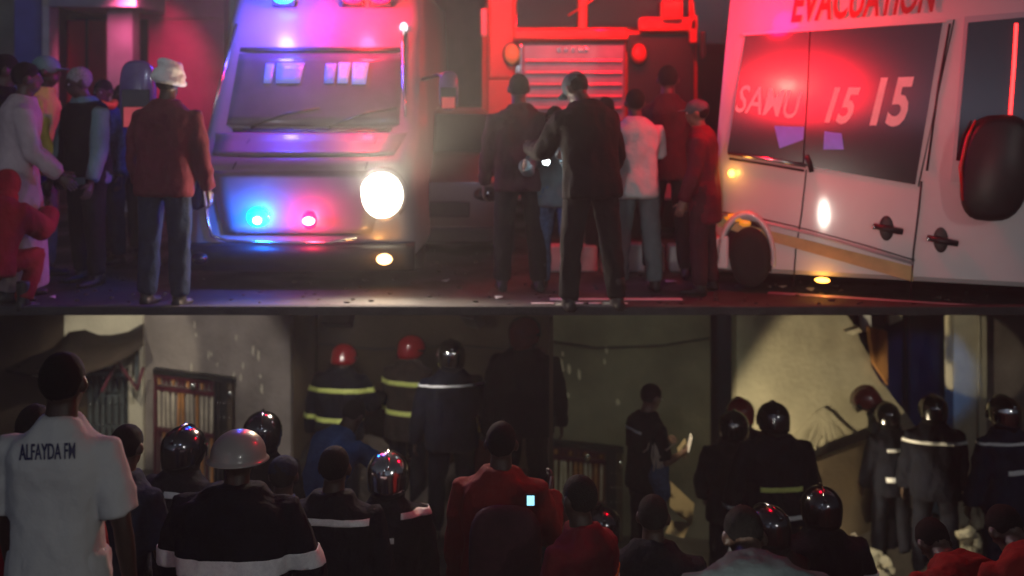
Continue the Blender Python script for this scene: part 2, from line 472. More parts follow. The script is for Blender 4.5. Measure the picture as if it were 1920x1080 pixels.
        t = Geo(); t.ell((0, -.02, .015), (.105, .12, .125), 18, 12, Hm)
        t.tube([p.head + Vector((0, -.01, -.05)), nb, nb - nd * .08], [.1*k, .12*k, .19*k], 14)
        addmesh('hood', remesh(t, .013, .004), M[hat_mat], root)
    elif hat:
        st, mt = {'silver': ('f1', 'chrome'), 'dark': ('f1', 'chrome_dark'), 'red': ('f1', 'helmet_red'), 'white': ('hard', 'helmet_white'), 'yellow': ('hard', 'helmet_yellow'), 'redround': ('round', 'helmet_red')}[hat]
        helmet(root, Hm, st, mt)
    # --- trousers
    if not robe:
        t = Geo()
        t.rings(torso_rings(p, [(-.17, .12, .10, 0), (-.08, .16, .115, 0), (0, .172, .12, 0), (.13, .162, .115, 0), (.2, .155, .11, 0)], .004))
        for (h, kn, an) in p.legs:
            t.tube([h + Vector((0, 0, .05)), h, h.lerp(kn, .5), kn, kn.lerp(an, .4), an + Vector((0, 0, .01))], [.1*k, .105*k, .09*k, .078*k, .074*k, .066*k], 12)
        tm = remesh(t, .018 if near else .02, .007, 9, seed=seed)
        to = addmesh('trousers', tm, M[trousers], root)
        for (u, wd, mname) in leg_stripes:
            z = p.legs[0][2].z + u
            b = slice_band(tm, ((Vector((0, 0, z)), Vector((0, 0, 1))), (Vector((0, 0, z + wd)), Vector((0, 0, 1)))))
            if b: addmesh('reflective_stripe', b, M[mname], to)
    # --- boots
    for (h, kn, an) in p.legs:
        b = Geo()
        fx = Vector((0, 1, 0))
        b.tube([an + Vector((0, 0, .16)) * k, an + Vector((0, 0, .02)) * k, an + Vector((0, .0, -.03)) * k], [.058*k, .05*k, .05*k], 12)
        b.tube([an + Vector((0, -.065, -.045)) * k, an + Vector((0, .0, -.045)) * k, an + Vector((0, .12, -.055)) * k, an + Vector((0, .185, -.06)) * k], [(.038*k, .038*k), (.046*k, .04*k), (.048*k, .03*k), (.03*k, .02*k)], 10, flat=(1, 0, 0))
        addmesh('boot', remesh(b, .015), M[boots], root)
    # --- shirt / jacket
    t = Geo()
    if robe:
        c0, d0 = p.at(0); low = min(p.legs[0][2].z, p.legs[1][2].z)
        prof = [(q[0], q[1] * 1.05, q[2] * 1.08, q[3]) for q in TORSO[1:]]
        rr = torso_rings(p, prof, bulk)
        base = []
        for z, s in ((low + .02, 1.32), (low + .3, 1.25), (low + .6, 1.12)):
            base.append([Vector((c0.x + (v.x - c0.x) * s, c0.y + (v.y - c0.y) * s * 1.1 + (p.legs[0][1].y + p.legs[1][1].y) * .3 * (1 if z < .7 else .5), z)) for v in rr[0]])
        t.rings(base + rr)
    else:
        prof = [(coat_len, .172, .118, 0), (-.08, .172, .122, 0)] + [(q[0], q[1] * 1.04, q[2] * 1.05, q[3]) for q in TORSO[1:]]
        t.rings(torso_rings(p, prof, bulk))
    t.tube([nb - nd * .07, nb - nd * .01, nb + nd * (.03 if shirt in ('polo', 'bunker', 'bunker_brown') else .01)], [.10*k, .078*k, .072*k], 14)
    if sleeves != 'none':
        for s, (sh, el, wr, d2) in zip((-1, 1), p.arms):
            c, d = p.at(.80)
            b = bulk * .7
            if sleeves == 'short':
                t.tube([sh.lerp(c, .45), sh, sh.lerp(el, .45), sh.lerp(el, .82)], [.056*k + b, .060*k + b, .064*k + b, .068*k + b], 12)
            else:
                t.tube([sh.lerp(c, .45), sh, sh.lerp(el, .5), el, el.lerp(wr, .4), wr - d2 * .01], [.054*k + b, .058*k + b, .055*k + b, .05*k + b, .047*k + b, .038*k + b], 12)
    jm = remesh(t, .0165 if near else .02, .0075 if bulk > .015 else .005, 8, seed=seed + 50)
    nm = {'white_cloth': 'shirt', 'polo': 'shirt', 'grey_cloth': 'shirt'}.get(shirt, 'robe' if robe else ('jacket' if sleeves == 'long' else 'shirt'))
    jo = addmesh(nm, jm, M[shirt], root)
    if near and not robe:
        c, d = p.at(0)
        hb = slice_band(jm, ((c + d * (coat_len * .56 * k + .012), d), (c + d * (coat_len * .56 * k + .03), d)), off=.001)
        if hb: addmesh('hem', hb, M[shirt], jo)
    for st in stripes:
        u, wd, mname = st[:3]; xr = st[3] if len(st) > 3 else None
        c, d = p.at(max(0, u)) if u >= 0 else p.at(0)
        if u < 0: c = c + d * u * .56 * k
        b = slice_band(jm, ((c, d), (c + d * wd, d)), xr=xr)
        if b: addmesh('reflective_stripe', b, M[mname], jo)
    if vest:
        b = slice_band(jm, ((p.at(0)[0] - p.at(0)[1] * .05, p.at(0)[1]), (p.at(.97)[0], p.at(.97)[1])), off=.008, xr=(-.19 * k * broad, .19 * k * broad))
        if b:
            vo = addmesh('vest', b, M[vest], root)
    root['jacket'] = jo.name
    root.pop('jacket')
    root.pop('feet')
    return root, p, jo, fz
# ------------------------------------------------------------------ lights
def spot(name, loc, target, power, col, cone=60, blend=.5, rad=.05):
    l = bpy.data.lights.new(name, 'SPOT'); l.energy = power; l.color = col; l.spot_size = R(cone); l.spot_blend = blend; l.shadow_soft_size = rad
    o = bpy.data.objects.new(name, l); COL.objects.link(o); o.location = loc
    o.rotation_euler = (Vector(target) - Vector(loc)).to_track_quat('-Z', 'Y').to_euler()
    return o
def point(name, loc, power, col, rad=.05):
    l = bpy.data.lights.new(name, 'POINT'); l.energy = power; l.color = col; l.shadow_soft_size = rad
    o = bpy.data.objects.new(name, l); COL.objects.link(o); o.location = loc; return o

# more materials
M.update(
 asphalt=mat('asphalt', (.035, .035, .037), .85, ns=3, na=.35, bump=.5, bs=120),
 deck_edge=mat('deck_concrete', (.035, .034, .036), .9, ns=5, na=.4, bump=.5, bs=60),
 earth=mat('earth', (.06, .05, .042), .95, ns=4, na=.5, bump=.9, bs=25),
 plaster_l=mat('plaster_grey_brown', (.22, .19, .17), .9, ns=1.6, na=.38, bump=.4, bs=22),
 plaster_dark=mat('plaster_shaded', (.06, .042, .024), .9, ns=1.6, na=.4, bump=.4, bs=22),  # darkened plaster: shade of the dim walls put into the colour
 plaster_r=mat('plaster_olive', (.15, .14, .10), .9, ns=1.3, na=.4, bump=.4, bs=22),
 plaster_cream=mat('plaster_cream', (.52, .48, .36), .85, ns=4, na=.15, bump=.4, bs=30),
 slab=mat('fallen_slab_render', (.36, .33, .24), .9, ns=3, na=.2, bump=.3, bs=18),
 wood=mat('orange_wood', (.38, .17, .05), .6, ns=3, na=.3, bump=.3, bs=30, stretch=(6, 6, 1)),
 iron=mat('painted_iron', (.10, .12, .12), .45, .3, ns=9, na=.3),
 iron_red=mat('maroon_iron', (.10, .02, .03), .5, .2, ns=9, na=.35),
 iron_dark=mat('black_iron', (.02, .02, .02), .5, .3, ns=9, na=.35),
 stud=mat('steel_stud', (.8, .8, .75), .25, 1, ns=9, na=.1),
 slat_cream=mat('cream_slat', (.5, .44, .33), .7, ns=7, na=.3),
 slat_orange=mat('orange_slat', (.45, .2, .06), .7, ns=7, na=.4),
 curtain=mat('rust_curtain', (.16, .05, .02), .9, ns=5, na=.5, bump=.5, bs=20, stretch=(8, 8, 1)),
 awning=mat('awning_cloth', (.03, .022, .016), .9, ns=5, na=.5, bump=.6, bs=15),
 navy_metal=mat('navy_door_metal', (.008, .02, .045), .5, ns=3, na=.5),
 van_white=mat('van_white_paint', (.62, .6, .6), .32, ns=2.5, na=.05, coat=.7, bump=.02, bs=2),
 van_grey=mat('van_silver_paint', (.42, .41, .43), .38, .25, ns=2.5, na=.06, coat=.5),
 truck_red=mat('truck_red_paint', (.55, .01, .012), .35, ns=4, na=.08, coat=.5),
 truck_grille=mat('truck_grille_metal', (.42, .42, .44), .35, .6, ns=6, na=.12),
 glass=mat('tinted_glass', (.012, .012, .016), .07, ns=2, na=.3, coat=1),
 wind=mat('windscreen_glass', (.14, .12, .16), .3, ns=2, na=.3, coat=1),
 rubber=mat('rubber', (.012, .012, .012), .85, ns=20, na=.3),
 trim=mat('black_trim', (.015, .015, .017), .45, ns=9, na=.3),
 car_dark=mat('grey_car_paint', (.09, .085, .085), .4, .1, ns=3, na=.1, coat=.4),
 letter_white=mat('white_lettering', (.75, .72, .72), .45, ns=9, na=.05),
 letter_red=mat('red_lettering', (.35, .01, .02), .45, ns=9, na=.05),
 yellow_decal=mat('yellow_decal', (.5, .36, .14), .5, ns=9, na=.15),
 blue_paint=mat('blue_column_paint', (.12, .16, .5), .7, ns=3, na=.2, bump=.2),
 grey_paint=mat('grey_column_paint', (.28, .3, .36), .7, ns=3, na=.2, bump=.2),
 pale_wall=mat('pale_green_wall', (.3, .36, .3), .8, ns=3, na=.2, bump=.2),
 red_door=mat('red_lit_door', (.55, .02, .06), .6, ns=3, na=.2),  # red light on the shop front put into this colour
 dark_wall=mat('dark_building', (.035, .02, .028), .9, ns=2, na=.3),
 pink_wall=mat('pink_lit_wall', (.5, .05, .2), .8, ns=2, na=.2),  # magenta glow put into the wall colour
 leaf=mat('leaf', (.05, .08, .03), .7, ns=8, na=.4),
 bark=mat('bark', (.06, .045, .035), .9, ns=8, na=.4),
 kerb=mat('white_kerb_paint', (.6, .6, .62), .7, ns=5, na=.2),
 board=mat('cardboard', (.55, .42, .22), .8, ns=5, na=.12),
 stone=mat('rubble_stone', (.55, .5, .38), .9, ns=6, na=.3, bump=.6, bs=40),
 cable=mat('pale_cable', (.5, .42, .34), .6, ns=9, na=.1),
 headlight=mat('headlight_glass', (1, 1, 1), .2, ns=9, na=.01, emit=(1, .88, .62), es=22),
 amber=mat('amber_lamp', (1, .4, .05), .3, ns=9, na=.05, emit=(1, .42, .06), es=9),
 amber_hot=mat('amber_lamp_bright', (1, .5, .1), .3, ns=9, na=.05, emit=(1, .55, .22), es=7),
 amber_dull=mat('amber_reflector', (.8, .3, .02), .25, ns=9, na=.05, coat=.5, emit=(1, .35, .03), es=.5),
 led_blue=mat('blue_strobe', (.1, .4, 1), .2, ns=9, na=.05, emit=(.0, .25, 1), es=9),
 led_bluecore=mat('blue_strobe_core', (.5, .9, 1), .2, ns=9, na=.05, emit=(.35, .95, 1), es=22),
 led_red=mat('red_strobe', (1, .05, .1), .2, ns=9, na=.05, emit=(1, .0, .06), es=5),
 led_redcore=mat('red_strobe_core', (1, .6, .6), .2, ns=9, na=.05, emit=(1, .45, .4), es=14),
 window_lit=mat('windscreen_glow_blue', (.3, .4, 1), .3, ns=9, na=.1, emit=(.12, .16, .8), es=.6),  # emission for patches that imitate bluish windscreen reflections
 window_lit2=mat('windscreen_glow_pale', (.6, .6, 1), .3, ns=9, na=.1, emit=(.3, .28, .8), es=.6),  # paler emission for the patches that imitate windscreen reflections
 torch=mat('torch_lens', (1, 1, 1), .2, ns=9, na=.01, emit=(.8, .95, 1), es=14),
 screen=mat('phone_screen', (.3, .7, .9), .2, ns=40, na=.2, emit=(.35, .8, 1), es=1.5),
 lamp_far=mat('street_lamp_glow', (.7, 1, .95), .2, ns=9, na=.01, emit=(.6, 1, .9), es=6),
 red_glow=mat('red_emitter', (1, .02, .02), .2, ns=9, na=.01, emit=(1, .02, .02), es=8),  # shared by the beacons, the added roof source and the painted window glint
)

# ------------------------------------------------------------------ ground
PITS = []      # (x, y, z) where somebody stands below the deck
def prof(tab, d):
    if d <= tab[0][0]: return tab[0][1]
    for (a, za), (b, zb) in zip(tab, tab[1:]):
        if d <= b: return lerp(za, zb, (d - a) / (b - a))
    return tab[-1][1]
PL = [(0, -.1), (3, -.55), (4.4, -1.2), (5.2, -1.75), (7, -2.3), (9, -2.6), (12.6, -2.8)]
PR = [(0, -.1), (3, -.55), (4.4, -1.3), (5.6, -2.1), (7, -2.6), (9, -3.05), (10, -3.3), (12.6, -3.6)]
def base_ground(x, y):
    s = max(0, min(1, (x - .035 * y) / .5 + .5))
    return lerp(prof(PL, y), prof(PR, y), s)

def build_ground():
    xs = [-16 + i * .16 for i in range(201)]; ys = [-8 + i * .16 for i in range(131)]
    vs = []; fs = []
    for y in ys:
        for x in xs:
            z = base_ground(x, y); num = den = 0
            for (a, b, c) in PITS:
                d2 = ((x - a) ** 2 + (y - b) ** 2) / .1225
                if d2 < 12:
                    g = math.exp(-d2); num += g * c; den += g
            if den > 0:
                t = min(1, den * 1.15); z = lerp(z, num / den, t)
            z += noise.noise(Vector((x * 2.2, y * 2.2, 0))) * .04 + noise.noise(Vector((x * 6, y * 6, 3))) * .02
            vs.append((x, y, z))
    n = len(xs)
    for j in range(len(ys) - 1):
        for i in range(n - 1): fs.append((j*n+i, j*n+i+1, (j+1)*n+i+1, (j+1)*n+i))
    meshobj('ground', (vs, fs), M['earth'], smooth=True, kind='structure')

# raised road deck behind the pit
g = Geo(); g.box((-40, 8.0, -.02), (40, 8.6, 0)); g.box((-40, 8.6, -.10), (40, 90, 0))
g.build('road', M['asphalt'], kind='structure')
g = Geo(); g.box((-14, 7.98, -.022), (14, 8.06, .045)); g.build('dark_fade_kerb', M['deck_edge'], kind='structure', bevel=.01)  # added kerb: its dark face stands for the fade along the edge
# far ground outside the pit so that the horizon is closed
g = Geo(); g.box((-120, 90, -.3), (120, 140, -.01)); g.build('far_road', M['asphalt'], kind='structure')
# painted line and low white kerb behind the bystanders
g = Geo(); g.box((.3, 8.42, .004), (1.35, 8.5, .008)); g.box((.15, 8.28, .004), (.9, 8.32, .008)); g.build('road_marking', M['kerb'], kind='structure')
g = Geo()
for i in range(5):
    g2 = Geo(); g2.box((.2 + i * .62, 9.75, 0), (.2 + i * .62 + .58, 9.95, .24 + .01 * (i % 2)))
    if i == 0: kb = g2.build('kerb_stones', M['kerb'], bevel=.02, kind='structure')
    else: g2.build('kerb_stone', M['kerb'], kb, bevel=.02)

rnd = random.Random(21); g = Geo()
for i in range(420):
    x, y = rnd.uniform(-4.5, 4.5), 8.1 + 4 * rnd.random() ** 1.6; s = rnd.uniform(.006, .022)
    g.ell((x, y, s * .4), (s * rnd.uniform(.8, 1.6), s, s * .6), 6, 4)
g.build('gravel', M['earth'], kind='stuff', label='loose grit scattered on the asphalt')
for i in range(9):
    x, y = rnd.uniform(-4, 3.5), rnd.uniform(8.3, 9.4); s = rnd.uniform(.03, .06); q = Matrix.Translation((x, y, .012)) @ Matrix.Rotation(rnd.random() * 6, 4, 'Z')
    Geo().prism([q @ Vector(v) for v in ((-s, -s * .6, 0), (s, -s * .5, .01), (s * .8, s * .6, .004), (-s * .7, s * .5, .015))], (0, 0, .003)).build('paper_scrap', M['kerb'], label='crumpled scrap of pale paper lying on the asphalt', cat='litter', group='scraps of litter on the road')
# ------------------------------------------------------------------ pit walls
# left bay
lw = empty('left_bay_wall', (0, 0, 0), kind='structure')
def wallslab(name, pxs, m, parent, z0=-4, z1=-.102, th=.25, seg=None):
    """vertical wall standing on a ground line given by (px, D) pairs"""
    g = Geo()
    pts = [Vector(((px - 960) * D / F, D, 0)) for px, D in pxs]
    for a, b in zip(pts, pts[1:]):
        t = (b - a).normalized(); n = Vector((-t.y, t.x, 0))
        if n.y < 0: n = -n
        g.prism([a + Vector((0,0,z0)), b + Vector((0,0,z0)), b + Vector((0,0,z1)), a + Vector((0,0,z1))], n * th)
    return fixn(g.build(name, m, parent))
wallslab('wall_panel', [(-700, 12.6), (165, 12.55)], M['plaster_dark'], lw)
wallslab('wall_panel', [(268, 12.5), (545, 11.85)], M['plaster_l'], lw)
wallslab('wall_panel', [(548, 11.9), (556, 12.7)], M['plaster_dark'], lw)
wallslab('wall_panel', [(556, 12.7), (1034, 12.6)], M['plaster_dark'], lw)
# partition that carries the deck
g = Geo(); g.prism([(.035*8.3, 8.3, -4), (.035*12.6, 12.6, -4), (.035*12.6, 12.6, -.102), (.035*8.3, 8.3, -.102)], (.03, 0, 0)); fixn(g.build('partition_wall', M['plaster_dark'], kind='structure'))
g = Geo(); g.box((-7.3, 8.2, -4), (-7, 13, -.102)); g.build('left_end_wall', M['plaster_dark'], kind='structure')
g = Geo(); g.box((7, 8.2, -4), (7.3, 13, -.102)); g.build('right_end_wall', M['plaster_r'], kind='structure')

def px3(pts, D): return [P(x, y, D) for x, y in pts]
# door bay: cream surround, ornate iron door
dr = empty('iron_door', P(205, 900, 12.5), 0, label='grey studded iron door with pointed bars beneath the torn awning', cat='door')
def rel(o, g):
    for v in g.v: v -= o.location
    return g
def bar(parent, name, a, b, wd, m, D, dp=.03, **k):
    (x0, y0), (x1, y1) = a, b
    d = Vector((x1 - x0, y1 - y0)).normalized(); n = Vector((-d.y, d.x)) * wd / 2
    g = Geo().prism([P(x0 + n.x, y0 + n.y, D), P(x1 + n.x, y1 + n.y, D), P(x1 - n.x, y1 - n.y, D), P(x0 - n.x, y0 - n.y, D)], (0, dp, 0))
    return fixn(rel(parent, g).build(name, m, parent, **k))
fixn(rel(dr, Geo().prism(px3([(163, 690), (243, 690), (243, 1010), (163, 1010)], 12.58), (0, .05, 0))).build('door_panel', M['iron_dark'], dr))
for i in range(7):
    x = 169 + i * 12
    bar(dr, 'bar', (x, 735 - 6 * math.sin(i * 1.3)), (x, 980), 7.5, M['iron'], 12.5)
    g = Geo().prism(px3([(x - 5, 735), (x, 712), (x + 5, 735)], 12.49), (0, .03, 0)); fixn(rel(dr, g).build('bar_tip', M['iron'], dr))
    for y in (708, 758, 796, 856):
        g = Geo().ell(P(x, y, 12.47), (.012, .008, .012), 8, 5); rel(dr, g).build('stud', M['stud'], dr, smooth=True)
for y in (702, 742, 800, 862): bar(dr, 'cross_rail', (164, y), (242, y), 6, M['iron'], 12.52)
ds = empty('door_surround', P(250, 900, 12.45), 0, label='cream plastered door surround at the end of the brown wall', cat='door surround')
fixn(rel(ds, Geo().prism(px3([(241, 640), (268, 640), (268, 1010), (241, 1010)], 12.42), (0, .2, 0))).build('door_jamb', M['plaster_cream'], ds))
fixn(rel(ds, Geo().prism(px3([(160, 560), (268, 560), (268, 690), (160, 690)], 12.45), (0, .2, 0))).build('lintel', M['plaster_cream'], ds))
fixn(rel(ds, Geo().prism(px3([(120, 560), (160, 560), (160, 705), (120, 705)], 12.45), (0, .2, 0))).build('upper_wall', M['plaster_cream'], ds))
# awning
aw = empty('awning', P(150, 660, 12), 0, label='torn dark cloth awning sagging over the iron door', cat='awning')
g = Geo(); top = [(10, 690), (50, 672), (100, 652), (130, 622), (160, 618), (185, 628), (210, 628), (240, 622), (269, 606)]
bot = [(10, 694), (50, 702), (95, 700), (130, 690), (160, 700), (185, 690), (215, 680), (245, 664), (269, 646)]
ring = []
for i, (a, b) in enumerate(zip(top, bot)):
    d0 = 12.38; d1 = 11.2 + .4 * (i / 8)
    ring.append([P(a[0], a[1], d0), P((a[0]+b[0])/2, (a[1]+b[1])/2 + 3 * math.sin(i * 2), (d0+d1)/2 + .1*math.sin(i*1.7)), P(b[0], b[1], d1), P(b[0], b[1] + 3, d1 + .03), P((a[0]+b[0])/2, (a[1]+b[1])/2 + 6, (d0+d1)/2 + .1), P(a[0], a[1] + 4, d0 + .02)])
g.rings(ring); fixn(rel(aw, g).build('awning_sheet', M['awning'], aw, smooth=True))
for a, b, wd in (((190, 735), (222, 672), 5), ((218, 675), (256, 730), 4), ((256, 732), (268, 690), 5), ((60, 703), (112, 706), 4)):
    bar(aw, 'awning_strut', a, b, wd, M['iron_red'] if a[0] > 100 else M['slat_cream'], 11.9, .03)
bar(aw, 'hanging_rod', (256, 650), (256, 730), 7, M['iron'], 12.1, .03)

# window grilles
def grille(x0, y0, x1, y1, x2, yb, D0, D1, label, n, top_h, seedn):
    rnd = random.Random(seedn)
    def at(x, y): D = lerp(D0, D1, (x - x0) / (x1 - x0)); return P(x, y, D)
    root = empty('window_grille', at((x0 + x1) / 2, yb), 0, label=label, cat='window grille')
    def top_at(x): return lerp(y0, y1, (x - x0) / (x1 - x0))
    def quad(name, xa, xb, ya, yb_, m, off=0, dp=.03):
        pts = [at(xa, ya(xa)), at(xb, ya(xb)), at(xb, yb_(xb)), at(xa, yb_(xa))]
        for p in pts: p.y -= off
        return fixn(rel(root, Geo().prism(pts, (0, dp, 0))).build(name, m, root))
    T = lambda k: (lambda x: top_at(x) + k)
    B = lambda k: (lambda x: yb + k)
    quad('curtain', x0, x2, T(8), B(0), M['curtain'], -.06)
    quad('lintel_bar', x0 - 2, x1 + 2, T(0), T(9), M['iron_dark'], .1, .1)
    quad('top_rail', x0, x2, T(12), T(16), M['iron_red'], .07)
    quad('middle_rail', x0, x2, T(top_h), T(top_h + 7), M['iron_red'], .07)
    quad('lower_rail', x0, x2, T(top_h + 78), T(top_h + 84), M['iron_red'], .07)
    quad('frame', x0 - 2, x0 + 3, T(8), B(0), M['iron_red'], .075)
    quad('frame', x2, x2 + 6, T(8), B(0), M['iron_dark'], .075)
    quad('shutter', x2 + 6, x1 - 10, T(9), B(0), M['iron_dark'], .02)
    quad('frame', x1 - 10, x1, T(9), B(0), M['plaster_dark'], .09)
    st = (x2 - x0 - 6) / n
    for i in range(n):
        x = x0 + 5 + st * i
        bend = rnd.uniform(-2, 2)
        m = M['slat_orange'] if rnd.random() < (.2 + .5 * (abs(i - n * .5) < n * .25)) else M['slat_cream']
        wd = st * rnd.uniform(.32, .62)
        pts = [at(x + bend, top_at(x) + top_h + 9), at(x + wd + bend, top_at(x) + top_h + 9), at(x + wd, top_at(x) + top_h + 76), at(x, top_at(x) + top_h + 78)]
        for p in pts: p.y -= .04
        fixn(rel(root, Geo().prism(pts, (0, .02, 0))).build('slat', m, root))
        pts = [at(x + bend, top_at(x) + 18), at(x + wd + bend, top_at(x) + 18), at(x + wd, top_at(x) + top_h - 2), at(x, top_at(x) + top_h - 2)]
        for p in pts: p.y -= .04
        fixn(rel(root, Geo().prism(pts, (0, .02, 0))).build('top_slat', M['iron_red'] if i % 3 else M['slat_orange'], root))
        pts = [at(x, top_at(x) + top_h + 86), at(x + wd, top_at(x) + top_h + 86), at(x + wd + bend, yb), at(x + bend, yb)]
        for p in pts: p.y -= .04
        fixn(rel(root, Geo().prism(pts, (0, .02, 0))).build('lower_slat', M['slat_orange'] if i % 2 else M['iron_red'], root))
    for fx, fy in ((.5, 24), (.97, 30)):
        c = at(lerp(x0, x1, fx), top_at(lerp(x0, x1, fx)) + fy); c.y -= .11
        rel(root, Geo().ell(c, (.03, .015, .045), 10, 7)).build('medallion', M['stud'], root, smooth=True)
    for i in range(3):
        for j in range(3):
            c = at(lerp(x2 + 10, x1 - 5, i / 2), top_at(x1) + 45 + j * 27); c.y -= .1
            rel(root, Geo().ell(c, (.009, .008, .012), 8, 5)).build('stud', M['stud'], root, smooth=True)
grille(294, 688, 440, 706, 405, 905, 12.38, 12.05, 'window with maroon iron grille and cream and rust slats in the bright plaster wall', 12, 32, 3)
grille(1034, 822, 1166, 836, 1135, 1010, 12.4, 12.35, 'half dark slatted window grille low on the olive wall behind the red jacket', 10, 28, 5)

# right bay
rw = empty('right_bay_wall', (0, 0, 0), kind='structure')
wallslab('wall_panel', [(1032, 12.6), (1332, 12.5)], M['plaster_r'], rw)
wallslab('recess_panel', [(1332, 13.0), (1384, 13.0)], M['navy_metal'], rw)
wallslab('wall_panel', [(1384, 12.75), (1600, 12.8)], M['plaster_r'], rw)
wallslab('recess_panel', [(1600, 13.1), (1792, 13.1)], M['navy_metal'], rw)
wallslab('wall_panel', [(1792, 12.5), (2500, 12.3)], M['plaster_l'], rw)
# the big fallen slab
sb = empty('fallen_slab', P(1540, 1000, 12.2), 0, label='huge tilted slab of pale render fallen against the wall with a broken diagonal edge', cat='concrete slab')
edge = [(1382, 560), (1560, 560), (1590, 592), (1606, 618), (1612, 640), (1630, 668), (1636, 690), (1650, 712), (1662, 728), (1680, 755), (1700, 775), (1716, 800), (1722, 850), (1730, 1000), (1382, 1000)]
rnd = random.Random(4)
gs = Geo()
front = [P(x + rnd.uniform(-1.5, 1.5), y + rnd.uniform(-1.5, 1.5), 12.25 - .35 * (y - 560) / 440) for x, y in edge]
gs.prism(front, (0, .28, 0)); so_ = fixn(rel(sb, gs).build('slab', M['slab'], sb))
# trowel ridges fanning out low on the slab
g = Geo()
for i in range(46):
    a = lerp(-.8, .75, i / 45); x0, y0 = 1545 + a * 22, 742 + abs(a) * 14; L = rnd.uniform(50, 115)
    pts = []
    for q in range(6):
        t = q / 5; x = x0 + math.sin(a) * L * t + a * 26 * t * t; y = y0 + 22 + L * t * (1 - .2 * abs(a))
        if x < 1392: continue
        pts.append(P(x, y, 12.228 - .35 * (y - 560) / 440))
    if len(pts) > 2: g.tube(pts, [.008 * rnd.uniform(.5, 1.2)] * len(pts), 5)
o_ = rel(sb, g).build('trowel_ridges', M['slab'], sb); o_['kind'] = 'stuff'
for pts, nm, mm, dd, lb in (([(1630, 616), (1664, 622), (1666, 724), (1640, 684)], 'wooden_post', 'wood', 12.02, 'tapering orange wooden post wedged beside the slab\'s broken edge'),
                       ([(1664, 570), (1692, 570), (1692, 600), (1668, 610)], 'render_fragment', 'plaster_cream', 12.5, 'small cream render fragment left high above the dark opening'),
                       ([(1586, 622), (1612, 614), (1618, 622), (1600, 628)], 'broken_edge_piece', 'plaster_cream', 12.0, 'pale chip of render hanging at the top of the slab edge'),
                       ([(1616, 590), (1634, 590), (1634, 622), (1618, 622)], 'render_chip', 'kerb', 12.3, 'square pale chip standing above the wooden post')):
    r = fixn(Geo().prism(px3(pts, dd), (0, .12, 0)).build(nm, M[mm], bevel=.006, label=lb, cat={'wooden_post': 'post'}.get(nm, 'rubble')))
cp = empty('corner_pillar', P(1820, 900, 12.3), 0, label='cream plastered pillar with drainpipe right of the dark opening', cat='pillar')
fixn(rel(cp, Geo().prism(px3([(1788, 560), (1850, 560), (1850, 1010), (1788, 1010)], 12.2), (0, .25, 0))).build('pillar_face', M['plaster_cream'], cp))
g = Geo().tube([P(1835, 560, 12.17), P(1836, 800, 12.17), P(1836, 1010, 12.17)], .018, 8); rel(cp, g).build('pipe', M['plaster_cream'], cp, smooth=True)
g = Geo().tube([P(1702, 560, 12.9), P(1702, 650, 12.9), P(1700, 1000, 12.9)], .03, 8); g.build('dark_pipe', M['iron_dark'], smooth=True, label='thin dark vertical pipe inside the navy opening', cat='pipe')

ch = Geo().prism([P(1466, 896, 11.6), P(1500, 876, 11.6), P(1560, 856, 11.6), P(1642, 826, 11.6), P(1700, 850, 11.65), P(1712, 1010, 11.5), P(1462, 1010, 11.5)], (0, .12, 0))
fixn(ch.build('shade_wedge_piece', M['plaster_dark'], bevel=.008, label='low dark piece added as shade below the bright fallen slab', cat='shade piece'))  # dark piece added for the unlit wedge under the slab
# plaster flakes knocked off the walls
rnd = random.Random(11)
def flakes(parent, boxes, D, n, m):
    for (x0, y0, x1, y1) in boxes:
        for _ in range(n):
            x, y = rnd.uniform(x0, x1), rnd.uniform(y0, y1); h = rnd.uniform(8, 22); wv = rnd.uniform(2, 5)
            poly = [(x, y), (x + wv, y + h * .2), (x + wv * 1.4, y + h * .7), (x + wv * .5, y + h), (x - wv * .4, y + h * .6)]
            Dx = D(x) if callable(D) else D
            fixn(Geo().prism(px3(poly, Dx - .012), (0, .03, 0)).build('plaster_flake', M[m], parent))
flakes(lw, [(350, 600, 440, 700), (420, 600, 490, 720)], lambda x: lerp(12.5, 11.85, (x - 268) / 277), 7, 'plaster_cream')
flakes(rw, [(1040, 620, 1160, 780)], 12.55, 12, 'plaster_cream')

for pts, D, lb in (([(560, 640), (700, 655), (860, 648), (1020, 660)], 12.55, 'thin dark cable sagging along the wall above the firefighters'), ([(1036, 640), (1120, 652), (1240, 648), (1330, 634)], 12.48, 'thin dark cable sagging across the olive wall')):
    Geo().tube([P(x, y, D) for x, y in pts], .012, 6).build('wall_cable', M['iron_dark'], smooth=True, label=lb, cat='cable')
# rubble
def rock(c, s, m='stone', label=None, n=0):
    g = Geo(); g.ell((0, 0, 0), (s * rnd.uniform(.8, 1.3), s * rnd.uniform(.7, 1.1), s * rnd.uniform(.5, .8)), 6, 4)
    for v in g.v: v *= 1 + .35 * noise.noise(v * (2.2 / s) + Vector((n * 3.3, 0, 0)))
    o = g.build('rubble_stone', M[m], label=label, cat='stone', group='rubble at the firefighters\' feet'); o.location = c; o.rotation_euler = (rnd.random() * 3, rnd.random() * 3, rnd.random() * 3)
    return o
def gz(x, y): return base_ground(x, y)
spots = []
for i in range(26): spots.append((rnd.uniform(1595, 1665), rnd.uniform(1046, 1082), 10.7 + rnd.random() * .3, rnd.uniform(.05, .14)))
for i in range(16): spots.append((rnd.uniform(1785, 1835), rnd.uniform(975, 1075), 10.4 + rnd.random() * .6, rnd.uniform(.05, .11)))
for i in range(8): spots.append((rnd.uniform(1690, 1720), rnd.uniform(955, 990), 11.4, rnd.uniform(.03, .07)))
for i in range(10): spots.append((rnd.uniform(0, 28), rnd.uniform(1056, 1080), 10.6, rnd.uniform(.04, .09)))
for i in range(8): spots.append((rnd.uniform(640, 665), rnd.uniform(800, 850), 11.6, rnd.uniform(.03, .06)))
